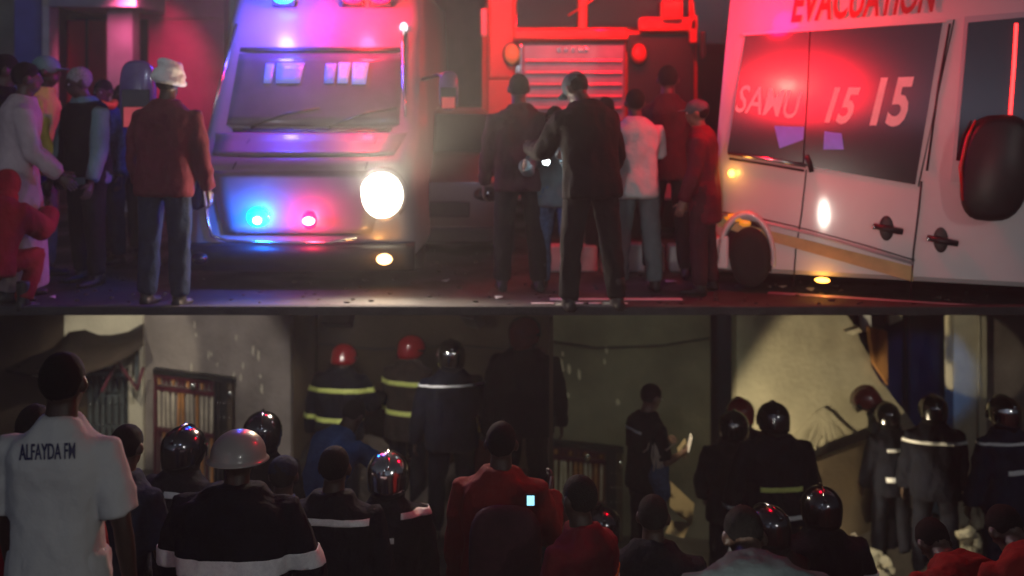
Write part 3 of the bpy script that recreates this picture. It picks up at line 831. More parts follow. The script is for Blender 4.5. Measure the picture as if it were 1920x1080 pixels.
for i in range(6): spots.append((rnd.uniform(876, 900), rnd.uniform(850, 888), 11.0, rnd.uniform(.05, .09)))
for i, (x, y, D, s) in enumerate(spots):
    p = P(x, y, D)
    rock(p, s, 'stone', ('pale lump of broken masonry in the heap by the dusty boots' if i < 26 else 'pale lump of masonry in the heap below the cream pillar' if i < 42 else
        'lump of masonry seen between the two standing firefighters' if i < 50 else 'pale lump of masonry in the bottom left corner' if i < 60 else 'lump of masonry below the lime banded coat' if i < 68 else 'brightly lit lump beside the yellow hard hat'), i)
    PITS.append((p.x, p.y, p.z - s * .4))
bd = empty('bent_board', P(1268, 960, 10.2), 0, label='folded beige cardboard sheet leaning behind the man with the notebook', cat='cardboard')
fixn(rel(bd, Geo().prism([P(1256, 902, 10.4), P(1302, 945, 10.4), P(1297, 985, 10.2), P(1287, 978, 10.2), P(1256, 950, 10.2)], (0, .02, 0))).build('upper_flap', M['board'], bd))
fixn(rel(bd, Geo().prism([P(1258, 978, 10.1), P(1294, 982, 10.15), P(1282, 1009, 10.0), P(1248, 1000, 10.0)], (0, .02, 0))).build('lower_flap', M['board'], bd))
g = Geo().tube([P(1596, 1003, 10.2), P(1602, 1001, 10.2), P(1608, 1010, 10.2), P(1616, 1030, 10.2), P(1628, 1050, 10.1)], [.012, .014, .013, .012, .012], 8)
g.build('walking_stick', M['cable'], smooth=True, label='pale hooked stick standing in the rubble beside the boots', cat='stick')
g = Geo().tube([P(1786, 977, 11), P(1800, 975, 11), P(1825, 982, 11)], .012, 8)
g.build('metal_rod', M['stud'], smooth=True, label='short shiny rod lying above the right rubble heap', cat='rod')
# ------------------------------------------------------------------ vehicles
def ring_sec(y, z0, z1, wb, wt, r=.12, n=5):
    """rounded cross-section of a van body at depth y"""
    pts = []
    for (cx, cz, a0) in ((wb - r, z0 + r, -90), (wt - r, z1 - r, 0), (-(wt - r), z1 - r, 90), (-(wb - r), z0 + r, 180)):
        for i in range(n + 1):
            a = R(a0 + 90 * i / n)
            pts.append(Vector((cx + r * math.cos(a), y, cz + r * math.sin(a))))
    return pts
def wheel(parent, c, rad, wd, axis='x', name='wheel'):
    o = bpy.data.objects.new(name, None); link(o, parent); o.location = c; o.empty_display_size = .1
    if axis != 'x': o.rotation_euler = (0, 0, axis)
    def rev(pr, m, nm):
        g = Geo(); rings = []
        for x, r in pr: rings.append([Vector((x, r * math.cos(2*math.pi*j/28), r * math.sin(2*math.pi*j/28))) for j in range(28)])
        g.rings(rings); return fixn(g.build(nm, M[m], o, smooth=True))
    rev([(-wd/2, rad*.6), (-wd/2, rad*.93), (-wd*.35, rad), (wd*.35, rad), (wd/2, rad*.93), (wd/2, rad*.6)], 'rubber', 'tyre')
    rev([(-wd*.42, rad*.1), (-wd*.30, rad*.5), (-wd*.46, rad*.62), (wd*.46, rad*.62), (wd*.30, rad*.5), (wd*.42, rad*.1)], 'van_grey', 'rim')
    return o

# --- ambulance facing the camera
A = empty('ambulance', (-1.80, 9.0, 0), 0, label='silver ambulance facing forward with one glaring headlight and lit blue and red strobes', cat='ambulance')
st = [(0, .22, .80, .86, .84), (.04, .20, 1.0, .93, .9), (.12, .2, 1.08, .98, .94), (.45, .2, 1.2, 1.0, .95), (.6, .2, 1.3, 1.01, .96), (.98, .2, 1.85, 1.02, .94), (1.22, .2, 2.2, 1.02, .92), (1.34, .2, 2.35, 1.02, .93), (1.5, .2, 2.62, 1.02, .92), (1.9, .2, 2.78, 1.02, .9), (5.2, .2, 2.78, 1.02, .9), (5.3, .25, 2.7, .98, .86)]
g = Geo(); g.rings([ring_sec(*s) for s in st]); fixn(g.build('body', M['van_grey'], A, smooth=True))
A_ = A.children[0]; em = A_.modifiers.new('es', 'EDGE_SPLIT'); em.split_angle = R(38)
def front_pt(x, z):
    tab = [(.2, 0), (.8, 0), (1.0, .04), (1.08, .12), (1.2, .45), (1.3, .6), (1.85, .98), (2.2, 1.22), (2.35, 1.34), (2.62, 1.5)]
    return Vector((x, prof(tab, z) + .06 * (x / .9) ** 4, z))
def apanel(name, poly, m, parent=A, th=.02, proud=.012, nx=10, nz=8, **k):
    """panel hugging the sloping front: poly = (z0, z1, half width at z0, half width at z1)"""
    z0, z1, w0, w1, cx = poly; rows = []
    vs = []; fs = []
    for i in range(nz + 1):
        z = lerp(z0, z1, i / nz); wv = lerp(w0, w1, i / nz)
        for j in range(nx + 1):
            x = cx + lerp(-wv, wv, j / nx); p = front_pt(x, z); p.y -= proud; vs.append(p)
    m_ = (nx + 1)
    for i in range(nz):
        for j in range(nx): fs.append((i*m_+j, i*m_+j+1, (i+1)*m_+j+1, (i+1)*m_+j))
    o = meshobj(name, (vs, fs), M[m] if isinstance(m, str) else m, parent, smooth=True, **k)
    s = o.modifiers.new('solid', 'SOLIDIFY'); s.thickness = th; s.offset = 1
    return o
ws = apanel('windscreen', (1.34, 2.0, .90, .85, 0), 'wind')
apanel('windscreen_header', (2.02, 2.06, .87, .87, 0), 'trim')
apanel('hood', (1.10, 1.27, .78, .86, 0), 'van_grey', proud=.02)
gr = apanel('grille', (.46, .98, .62, .76, 0), 'van_grey', proud=.02)
apanel('grille_seam', (.965, .972, .72, .73, 0), 'trim', gr, proud=.03, th=.005)
apanel('grille_insert', (.66, .80, .46, .5, .0), 'car_dark', gr, proud=.024, th=.006)
for x0 in (-.62, .5):
    q = [front_pt(x0 + .06, 1.0), front_pt(x0 + .08, 1.12), front_pt(x0 + .1, 1.25)]
    for p in q: p.y -= .034
    Geo().tube(q, .005, 5).build('bonnet_seam', M['trim'], A, smooth=True)
apanel('cowl_vent', (1.285, 1.315, .70, .72, 0), 'trim', proud=.03, th=.01)
# chrome lip round the grille
pts = [front_pt(-.80, 1.02), front_pt(-.79, .8), front_pt(-.76, .55), front_pt(-.72, .44), front_pt(-.6, .40), front_pt(-.2, .385), front_pt(.25, .385), front_pt(.5, .42)]
for p in pts: p.y -= .05
Geo().tube(pts, .013, 8).build('chrome_lip', M['stud'], A, smooth=True)
bp = Geo(); bp.rings([[Vector((x, y - .03 * math.cos(x * 1.6) + .04 * abs(x) ** 3, z)) for y, z in ((-.10, .36), (-.13, .30), (-.12, .16), (.0, .14), (.0, .38))] for x in [-.98 + i * .098 for i in range(21)]])
fixn(bp.build('bumper', M['trim'], A, smooth=True))
def lamp(parent, name, x, z, r, m, rz=None, y=None, housing='trim', flat=.03):
    p = front_pt(x, z); yy = p.y - .03 if y is None else y
    h = Geo().ell((x, yy + .02, z), (r * 1.25, flat * 1.3, (rz or r) * 1.25), 20, 12).build(name, M[housing], parent, smooth=True)
    Geo().ell((x, yy - .012, z), (r, flat, rz or r), 20, 12).build('lens', M[m], h, smooth=True)
    return h
hl = lamp(A, 'headlight', .70, .78, .18, 'headlight', .19, housing='van_grey')
hl2 = lamp(A, 'headlight', -.86, .80, .12, 'glass', .15, housing='van_grey')
lamp(A, 'indicator', .74, .26, .065, 'amber_hot', .045, y=-.13)
lamp(A, 'indicator', -.8, .26, .06, 'glass', .045, y=-.13)
sb1 = lamp(A, 'strobe', -.33, .60, .10, 'led_blue', .085, housing='trim')
Geo().ell((-.33, -.085, .575), (.035, .02, .03), 12, 8).build('bulb', M['led_bluecore'], sb1, smooth=True)
sb2 = lamp(A, 'strobe', .10, .575, .06, 'led_red', .075, housing='trim')
Geo().ell((.10, -.085, .57), (.05, .02, .032), 12, 8).build('bulb', M['led_redcore'], sb2, smooth=True)
# wipers, mirrors, roof lamps, door seams, emissive patches that imitate reflections on the windscreen
for s, x0 in ((1, -.55), (1, .15)):
    q = [front_pt(x0, 1.33), front_pt(x0 + .3, 1.45), front_pt(x0 + .6, 1.5)]
    for p in q: p.y -= .035
    Geo().tube(q, .012, 6).build('wiper', M['trim'], A, smooth=True)
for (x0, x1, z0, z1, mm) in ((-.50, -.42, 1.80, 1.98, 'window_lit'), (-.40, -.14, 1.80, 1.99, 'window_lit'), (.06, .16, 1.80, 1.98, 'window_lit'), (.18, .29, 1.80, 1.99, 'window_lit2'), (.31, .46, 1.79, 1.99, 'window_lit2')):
    apanel('windscreen_glow_patch', (z0 - .07, z1 - .07, (x1 - x0) / 2 * .85, (x1 - x0) / 2, (x0 + x1) / 2), mm, ws, proud=.045, th=.006, nx=3, nz=3)
for s in (-1, 1):
    m_ = bpy.data.objects.new('wing_mirror', None); link(m_, A); m_.location = (s * 1.22, .75, 1.66)
    if s < 0: m_.location.x = -1.40; m_.location.y = .1; m_.location.z = 1.62
    k = 1.0 if s < 0 else .6
    g = Geo(); g.rings([[Vector((x * k, y, z * k)) for x, z in [(.15 * math.copysign(abs(math.cos(a)) ** .6, math.cos(a)) * f, .30 * math.copysign(abs(math.sin(a)) ** .6, math.sin(a)) * f) for a in [2*math.pi*j/24 for j in range(24)]]] for y, f in ((-.02, .9), (0, 1), (.08, .95), (.14, .7))])
    fixn(g.build('mirror_housing', mat('mirror_purple_plastic', (.10, .07, .22), .3, coat=.5), m_, smooth=True))
    g = Geo(); g.box((-.12*k, -.035, -.27*k), (.12*k, -.022, .05*k)); g.build('mirror_glass', M['glass'], m_, bevel=.01)
    g = Geo(); g.box((-.10*k, -.045, -.27*k), (.10*k, -.03, -.10*k)); g.build('red_reflection_panel', mat('pink_reflection', (.6, .08, .1), .3, emit=(1, .12, .12), es=.25), m_, bevel=.02)  # glowing pink panel stands for a red reflection on the mirror
    Geo().tube([(0, .05, .1), (-s * .18 * k, .25, .15), (-s * .3, .4, .1)], .02, 6).build('mirror_arm', M['trim'], m_, smooth=True)
# chrome pillars either side of the windscreen
for q in ([(.83, 1.42), (.80, 1.7), (.765, 2.1), (.76, 2.26)], [(-.93, 1.45), (-.90, 1.8), (-.86, 2.3)]):
    pp = [front_pt(x, z) for x, z in q]
    for p in pp: p.y -= .05
    Geo().tube(pp, [.011 + .004 * i for i in range(len(pp))], 8).build('antenna', M['stud'], A, smooth=True)
Geo().ell(front_pt(.76, 2.27) - Vector((0, .06, 0)), (.035, .03, .045), 12, 8).build('antenna_tip', mat('white_marker_lamp', (1, 1, 1), .2, emit=(1, .9, .95), es=2.5), A, smooth=True)
for x, mm, nm in ((.25, 'led_red', 'roof_lamp'), (.52, 'led_red', 'roof_lamp'), (-.42, 'led_blue', 'roof_lamp')):
    r_ = Geo(); r_.box((x - .11, 1.36, 2.48), (x + .11, 1.62, 2.54)); rb = r_.build(nm, M['trim'], A, bevel=.01)
    Geo().ell((x, 1.36, 2.56), (.1, .1, .055), 18, 10).build('dome', M[mm], rb, smooth=True)
for x, y in ((-.86, .95), (.86, .95), (-.86, 4.3), (.86, 4.3)): wheel(A, (x, y, .33), .33, .22)
point('ambulance_red_lamp', A.location + Vector((.38, 1.02, 2.56)), 80, (1, .01, .03), .08)
point('ambulance_blue_lamp', A.location + Vector((-.46, 1.02, 2.56)), 80, (.06, .05, 1), .08)
point('strobe_blue_light', A.location + Vector((-.33, -.2, .6)), 26, (.0, .14, 1), .05)
point('strobe_red_light', A.location + Vector((.10, -.2, .58)), 12, (1, .02, .08), .05)
spot('headlight_beam', A.location + Vector((.72, -.24, .8)), A.location + Vector((1.6, -6, 5.0)), 1500, (1, .86, .62), 62, .5, .1)
spot('headlight_glow', A.location + Vector((.70, -.26, .8)), A.location + Vector((.7, -5, .8)), 190, (1, .86, .62), 165, .3, .1)
point('indicator_light', A.location + Vector((.74, -.24, .27)), 4, (1, .4, .08), .05)

# --- parked dark car behind it
Cc = empty('parked_car', (-.85, 10.2, 0), 0, label='dark grey hatchback parked half hidden right of the silver ambulance', cat='car')
st = [(0, .25, .55, .78, .74, .1), (.05, .2, .78, .86, .8, .12), (.7, .2, .95, .88, .84, .12), (.8, .2, 1.0, .88, .82, .12), (1.35, .2, 1.42, .88, .62, .14), (1.7, .2, 1.47, .88, .6, .14), (2.9, .2, 1.46, .88, .6, .14), (3.6, .25, 1.0, .86, .7, .14), (3.9, .3, .8, .82, .7, .12)]
g = Geo(); g.rings([ring_sec(*s) for s in st]); o = fixn(g.build('body', M['car_dark'], Cc, smooth=True)); o.modifiers.new('es', 'EDGE_SPLIT').split_angle = R(35)
fixn(Geo().prism([(-.74, .84, 1.02), (.74, .84, 1.02), (.58, 1.33, 1.40), (-.58, 1.33, 1.40)], (0, .03, .0)).build('windscreen', M['glass'], Cc)).location = (0, -.035, .01)
for s in (-1, 1):
    Geo().ell((s * .62, .04, .66), (.15, .05, .08), 14, 8).build('headlight', M['glass'], Cc, smooth=True)
    Geo().ell((s * .98, .95, 1.0), (.1, .06, .07), 12, 8).build('wing_mirror', M['car_dark'], Cc, smooth=True)
g = Geo(); g.box((-.45, -.02, .45), (.45, .05, .6)); g.build('grille', M['trim'], Cc, bevel=.01)
g = Geo(); g.box((-.8, -.05, .2), (.8, .05, .36)); g.build('bumper', M['trim'], Cc, bevel=.03)
for x, y in ((-.78, .75), (.78, .75), (-.78, 3.2), (.78, 3.2)): wheel(Cc, (x, y, .3), .3, .2)

# --- fire engine
T = empty('fire_engine', (.88, 12.0, 0), 0, label='tall red fire engine with ribbed silver front panel behind the crowd', cat='fire engine')
st = [(0, .5, 2.2, 1.13, 1.13, .1), (.05, .45, 2.36, 1.2, 1.2, .12), (.08, .45, 2.42, 1.22, 1.22, .12), (.22, .45, 3.3, 1.22, 1.14, .14), (.4, .45, 3.45, 1.22, 1.12, .14), (6.5, .45, 3.45, 1.22, 1.16, .1)]
g = Geo(); g.rings([ring_sec(*s) for s in st]); fixn(g.build('body', M['truck_red'], T, smooth=True)).modifiers.new('es', 'EDGE_SPLIT').split_angle = R(30)
def tb(name, x0, x1, z0, z1, m, y0=-.06, y1=.02, parent=T, bevel=.01, **k):
    """box on the truck front, x and z given as picture columns and rows at 12 m"""
    X = lambda px: (px - 960) * 12 / F - .88
    Z = lambda py: EYE - (py - HZ) * 12 / F
    g = Geo(); g.box((X(x0), y0, Z(z1)), (X(x1), y1, Z(z0))); return g.build(name, M[m], parent, bevel=bevel, **k)
ws2 = tb('windscreen', 968, 1082, -60, 52, 'glass', .0, .12)
tb('windscreen', 1102, 1292, -60, 52, 'glass', .0, .12)
tb('windscreen_pillar', 1084, 1100, -60, 56, 'truck_red', -.06, .1, bevel=.02)
tb('cab_corner', 915, 966, -60, 150, 'truck_red', -.08, .1, bevel=.04)
tb('windscreen_rail', 962, 1176, 54, 76, 'truck_red', -.14, .02, bevel=.03)
tb('side_rail', 1196, 1305, 34, 60, 'truck_red', -.14, .02, bevel=.03)
tb('mirror_bracket', 1290, 1304, 30, 82, 'truck_red', -.14, .02, bevel=.02)
tb('lamp_bracket', 1236, 1276, 2, 40, 'truck_red', -.2, -.05, bevel=.03)
gp = tb('front_panel', 978, 1172, 80, 262, 'truck_grille', -.07, .02, bevel=.03)
for i in range(7):
    tb('panel_rib', 984, 1166, 112 + i * 22, 118 + i * 22, 'truck_grille', -.10, -.07, parent=gp, bevel=.012)
for i, x in enumerate((1044, 1057, 1070, 1083, 1095)):
    tb('badge_bar', x, x + (7 if i != 3 else 9), 89, 98, 'stud', -.085, -.07, parent=gp, bevel=.004)
tb('side_strip', 974, 980, 84, 150, 'stud', -.12, -.06, bevel=.01)
tb('dark_side_panel', 1176, 1300, 64, 300, 'trim', -.05, .02)
tb('skirt_panel', 915, 976, 150, 320, 'truck_red', -.06, .02)
tb('bumper', 915, 1300, 320, 372, 'kerb', -.22, .02, bevel=.03)
for x, m_, r in ((960, 'slat_orange', .085), (1196, 'truck_red', .085)):
    X = (x - 960) * 12 / F - .88; Z = EYE - (102 - HZ) * 12 / F
    h = Geo().ell((X, -.08, Z), (r * 1.25, .06, r * 1.6), 16, 10).build('headlight', M['trim'], T, smooth=True)
    Geo().ell((X, -.12, Z), (r, .05, r * 1.3), 16, 10).build('lens', M[m_] if x > 1000 else mat('orange_lens', (.6, .2, .06), .3, emit=(1, .3, .1), es=.25), h, smooth=True)
tb('wing_mirror', 902, 914, 18, 70, 'van_white', -.2, -.1, bevel=.02)
tb('wing_mirror', 1308, 1318, 60, 110, 'trim', -.2, -.1, bevel=.02)
for q in ([(-.25, 0, 2.5), (-.06, -.02, 2.62), (.42, -.02, 2.95)], [(.75, 0, 2.95), (.9, -.02, 2.75), (1.0, -.02, 2.6)]):
    Geo().tube([(x, y - .06, z) for x, y, z in q], .01, 6).build('wiper', M['truck_red'], T, smooth=True)
for x in (-.9, -.3, .35, .95):
    b = Geo().ell((x, -.02, 3.5), (.12, .12, .1), 14, 10).build('beacon', M['red_glow'], T, smooth=True)
for x in (-1.0, 1.0): wheel(T, (x, 1.0, .5), .5, .3)
for x in (-1.0, 1.0): wheel(T, (x, 5.0, .5), .5, .3)
for x, e in ((-.9, 60), (.2, 80), (.95, 60)): spot('fire_engine_beacon_light', T.location + Vector((x, -1.0, 3.2)), T.location + Vector((x, .1, 2.1)), e * 3.4, (1, .0, .01), 75, .6, .08)

# --- ambulance seen from its side
S0 = Vector(((1330 - 960) * 8.9 / F, 8.9, 0)); S1 = Vector(((1925 - 960) * 8.12 / F, 8.12, 0))
tv = (S1 - S0).normalized(); nv_ = Vector((tv.y, -tv.x, 0))    # outward, towards the camera
if nv_.y > 0: nv_ = -nv_
def SP(px, py, proud=0.0):
    d = Vector(((px - 960) / F, 1, -(py - HZ) / F)); o = Vector((0, 0, EYE))
    t = (S0 - o).dot(nv_) / d.dot(nv_)
    p = o + d * t
    off = -.10 * max(0, (p.z - 1.25) / 1.3) ** 1.6
    return p + nv_ * (proud + off)
B = empty('ambulance', S0 + tv * 1.5 - nv_ * .9, 0, label='white ambulance seen from its side with 15 15 on the long tinted window', cat='ambulance')
def relB(g):
    for v in g.v: v -= B.location
    return g
def grid_panel(name, quad, m, proud, parent=B, nx=14, nz=10, th=.012, smooth=True, **k):
    """quad: tl, tr, br, bl in picture positions; follows the body side"""
    tl, tr, br, bl = quad; vs = []; fs = []
    for i in range(nz + 1):
        for j in range(nx + 1):
            u, v = j / nx, i / nz
            x = lerp(lerp(tl[0], tr[0], u), lerp(bl[0], br[0], u), v); y = lerp(lerp(tl[1], tr[1], u), lerp(bl[1], br[1], u), v)
            vs.append(SP(x, y, proud) - B.location)
    q = nx + 1
    for i in range(nz):
        for j in range(nx): fs.append((i*q+j, (i+1)*q+j, (i+1)*q+j+1, i*q+j+1))
    o = meshobj(name, (vs, fs), M[m], parent, smooth=smooth, **k)
    s = o.modifiers.new('solid', 'SOLIDIFY'); s.thickness = th; s.offset = -1
    o.modifiers.new('es', 'EDGE_SPLIT').split_angle = R(30)
    return o
# body: stations along the side
g = Geo(); rings = []
L_ = (S1 - S0).length + .8
def rear_in(z): return .02 + .085 * max(0, z - .9)      # the rear edge leans forward with height
sects = []
for f_ in (0, .03, .08, .3, .5, .7, .9, 1):
    ring = []
    zs = [.16, .2, .4, .6, .8, 1.0, 1.2, 1.4, 1.6, 1.8, 2.0, 2.2, 2.4, 2.55, 2.65]
    def offz(z): return .10 * max(0, (z - 1.25) / 1.3) ** 1.6
    endin = .10 if f_ == 0 else (.035 if f_ == .03 else 0)
    W = 1.85
    for z in zs:
        x = rear_in(z) + f_ * (L_ - rear_in(z)); ring.append(S0 + tv * x - nv_ * (offz(z) + endin + (.04 if z < .2 else 0)) + Vector((0, 0, z)))
    for z, dpt in ((2.74, .2), (2.78, .6), (2.78, W - .6), (2.74, W - .2)):
        x = rear_in(z) + f_ * (L_ - rear_in(z)); ring.append(S0 + tv * x - nv_ * (dpt + (endin if dpt < 1 else -endin)) + Vector((0, 0, z)))
    for z in reversed(zs):
        x = rear_in(z) + f_ * (L_ - rear_in(z)); ring.append(S0 + tv * x - nv_ * (W - offz(z) - endin) + Vector((0, 0, z)))
    rings.append(ring)
g.rings(rings); bo = fixn(relB(g).build('body', M['van_white'], B, smooth=True)); bo.modifiers.new('es', 'EDGE_SPLIT').split_angle = R(40)
wq = ((1397, 66), (1768, 41), (1716, 346), (1364, 286))
mat('side_window_glass', (.02, .012, .018), .16, ns=2, na=.3, spec=.8, coat=.3); M['sideglass'] = MATS['side_window_glass']; M['side_glow'] = mat('side_window_glow', (.1, .1, .5), .3, emit=(.14, .1, .75), es=.22)
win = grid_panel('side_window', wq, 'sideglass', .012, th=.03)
grid_panel('side_glow_patch', ((1452, 236), (1508, 238), (1506, 262), (1462, 278)), 'side_glow', .016, parent=win, nx=3, nz=3, th=.003)  # emissive patches imitating blue reflections in the side window
grid_panel('side_glow_patch', ((1546, 246), (1578, 250), (1582, 280), (1544, 280)), 'side_glow', .016, parent=win, nx=3, nz=3, th=.003)
def refl(px, py, dist):
    p = SP(px, py); d = (p - Vector((0, 0, EYE))).normalized(); n = nv_ if py > 200 else (nv_ + Vector((0, 0, .06))).normalized()
    return p + (d - 2 * d.dot(n) * n) * dist, p
grid_panel('window_seal', ((1392, 60), (1774, 35), (1774, 41), (1392, 66)), 'van_white', .022, nx=10, nz=1)
# window bars: rear quarter seam and door seam
def strip(name, pts, wd, m, proud=.02, parent=B, n=6):
    pp = [SP(x, y, proud) - B.location for x, y in pts]
    return Geo().tube(pp, wd, n).build(name, M[m], parent, smooth=True)
strip('glass_seam', [(1518, 60), (1514, 180), (1506, 306)], .006, 'trim', .014, win)
strip('slide_rail', [(1366, 287), (1440, 298), (1512, 311)], .016, 'stud', .03)
strip('slide_rail', [(1368, 297), (1440, 308), (1508, 320)], .010, 'trim', .025)
strip('rail_end', [(1512, 292), (1518, 305), (1522, 322)], .02, 'trim', .03)
strip('door_seam', [(1512, 318), (1503, 400), (1492, 470), (1486, 560)], .006, 'trim', .002)
strip('door_seam', [(1728, 340), (1722, 400), (1713, 470), (1706, 560)], .008, 'trim', .002)
strip('door_seam', [(1790, 36), (1758, 180), (1722, 350)], .006, 'trim', .002)
strip('waist_moulding', [(1346, 401), (1420, 414), (1510, 436), (1620, 466), (1714, 494)], .012, 'van_grey', .012)
strip('waist_groove', [(1344, 396), (1420, 408), (1510, 429), (1620, 459), (1716, 488)], .005, 'trim', .01)
strip('pillar_seal', [(1782, 44), (1760, 160), (1738, 320)], .009, 'trim', .008)
# driver window, dark surround, mirror
grid_panel('door_window_surround', ((1810, 30), (1935, 20), (1935, 350), (1782, 340)), 'van_grey', .012)
grid_panel('driver_window', ((1816, 42), (1940, 30), (1940, 330), (1792, 300)), 'glass', .028)
strip('window_red_glint', [(1906, 44), (1900, 130), (1893, 214)], .012, 'red_glow', .05)  # red edge highlight on the glass, built as a glowing strip
mb = bpy.data.objects.new('wing_mirror', None); link(mb, B); mc = SP(1862, 312, .12) - B.location; mb.location = mc
g = Geo(); ring = []
for dpt, f_ in ((-.10, .7), (-.03, 1), (.08, 1), (.12, .85)):
    ring.append([tv * (.235 * math.copysign(abs(math.cos(a)) ** .65, math.cos(a)) * f_ + .05 * math.sin(a)) + Vector((0, 0, .40 * math.copysign(abs(math.sin(a)) ** .7, math.sin(a)) * f_)) + nv_ * dpt for a in [2*math.pi*j/28 for j in range(28)]])
g.rings(ring); fixn(g.build('mirror_housing', M['trim'], mb, smooth=True))
Geo().tube([tv * (-.23) + Vector((0, 0, -.25)) + nv_ * .09, tv * (-.245) + nv_ * .09, tv * (-.20) + Vector((0, 0, .22)) + nv_ * .09, tv * (-.14) + Vector((0, 0, .36)) + nv_ * .09], [.01, .016, .014, .008], 8).build('mirror_edge', M['truck_red'], mb, smooth=True)
Geo().tube([Vector((0, 0, -.1)), tv * .15 - nv_ * .1 + Vector((0, 0, -.2)), tv * .2 - nv_ * .2 + Vector((0, 0, -.25))], .04, 8).build('mirror_arm', M['trim'], mb, smooth=True)
# handles: recessed bowl with a bar
for (x, y) in ((1662, 428), (1764, 450)):
    c = SP(x, y, 0) - B.location
    h = bpy.data.objects.new('door_handle', None); link(h, B); h.location = c
    rot = Matrix((tv, nv_, Vector((0, 0, 1)))).transposed().to_4x4()
    Geo().ell((0, 0, 0), (.055, .014, .10), 16, 10, rot).build('handle_bowl', M['trim'], h, smooth=True)
    Geo().tube([tv * -.1 + nv_ * .035 + Vector((0, 0, .02)), nv_ * .05, tv * .12 + nv_ * .03 + Vector((0, 0, -.02))], [.02, .026, .024], 8).build('handle_bar', M['trim'], h, smooth=True)
    Geo().ell(tv * -.09 + nv_ * .045 + Vector((0, 0, .01)), (.02, .012, .02), 10, 6).build('lock', M['stud'], h, smooth=True)
# lamps on the side
def slamp(x, y, rx, rz, m, nm):
    c = SP(x, y, .01) - B.location; rot = Matrix.Translation(c) @ Matrix((tv, nv_, Vector((0, 0, 1)))).transposed().to_4x4()
    Geo().ell((0, 0, 0), (rx, .02, rz), 14, 8, rot).build(nm, M[m], B, smooth=True)
slamp(1372, 325, .028, .032, 'amber', 'marker_lamp'); slamp(1376, 408, .08, .035, 'amber_dull', 'side_reflector'); slamp(1542, 525, .06, .022, 'amber', 'side_marker'); slamp(1397, 418, .05, .03, 'amber_dull', 'side_reflector')
point('marker_lamp_light', SP(1372, 325, .1), .8, (1, .45, .08), .03); point('side_marker_light', SP(1542, 525, .1), 1.0, (1, .42, .06), .03)
grid_panel('yellow_stripe', ((1346, 408), (1712, 500), (1712, 528), (1346, 424)), 'yellow_decal', .008, nx=12, nz=2, th=.004)
# rear wheel arch and wheel, bumper, sill
wc = SP(1400, 500, 0); wcz = Vector((wc.x, wc.y, .29))
g = Geo(); ring = []
for rr_, pr in ((.36, .012), (.385, .03), (.34, .03), (.30, .004)):
    ring.append([wcz + tv * (rr_ * .62 * math.cos(a)) + Vector((0, 0, rr_ * 1.0 * math.sin(a))) + nv_ * pr - B.location for a in [R(x) for x in range(-10, 191, 10)]])
vs = [v for r_ in ring for v in r_]; n_ = len(ring[0]); fs = [(i*n_+j, i*n_+j+1, ((i+1) % 4)*n_+j+1, ((i+1) % 4)*n_+j) for i in range(4) for j in range(n_ - 1)]
fixn(meshobj('wheel_arch', (vs, fs), M['van_white'], B, smooth=True))
g = Geo().prism([wcz + tv * (.34 * .62 * math.cos(a)) + Vector((0, 0, .34 * math.sin(a) if a < 3.3 else 0)) + nv_ * .004 - B.location for a in [R(x) for x in range(-20, 201, 10)]], nv_ * -.02); fixn(g.build('wheel_well', M['dmaroon'], B))
wh = wheel(B, wcz - B.location + nv_ * -.05 + tv * .03, .25, .18, math.atan2(tv.y, tv.x) + math.pi/2)
for o in wh.children: pass
wh.scale = (1, .68, 1)
wh.rotation_euler = (0, 0, math.atan2(nv_.y, nv_.x))
wc2 = Vector(S0 + tv * (L_ - .3)); wh2 = wheel(B, wc2 + Vector((0, 0, .29)) - B.location - nv_ * .06, .28, .18, 0); wh2.rotation_euler = (0, 0, math.atan2(nv_.y, nv_.x))
for q in ((S0 + tv * .35 - nv_ * 1.7), (S0 + tv * (L_ - .3) - nv_ * 1.7)):
    w3 = wheel(B, q + Vector((0, 0, .29)) - B.location, .28, .18, 0); w3.rotation_euler = (0, 0, math.atan2(nv_.y, nv_.x))
strip('sill', [(1440, 553), (1560, 560), (1700, 570), (1900, 582)], .03, 'van_grey', .0)
g = Geo().prism([S0 + tv * -.06 + Vector((0, 0, .18)) + nv_ * .03 - B.location, S0 + tv * .16 + Vector((0, 0, .18)) + nv_ * .03 - B.location, S0 + tv * .16 + Vector((0, 0, .46)) + nv_ * .03 - B.location, S0 + tv * -.06 + Vector((0, 0, .42)) + nv_ * .03 - B.location], nv_ * -1.8)
fixn(g.build('rear_bumper', M['van_white'], B, bevel=.02))
g = Geo().prism([SP(1331, 372, .02) - B.location, SP(1338, 372, .02) - B.location, SP(1335, 480, .02) - B.location, SP(1328, 480, .02) - B.location], nv_ * -.1); fixn(g.build('tail_lamp', mat('tail_lamp_pink', (.7, .3, .3), .3, coat=.5), B))

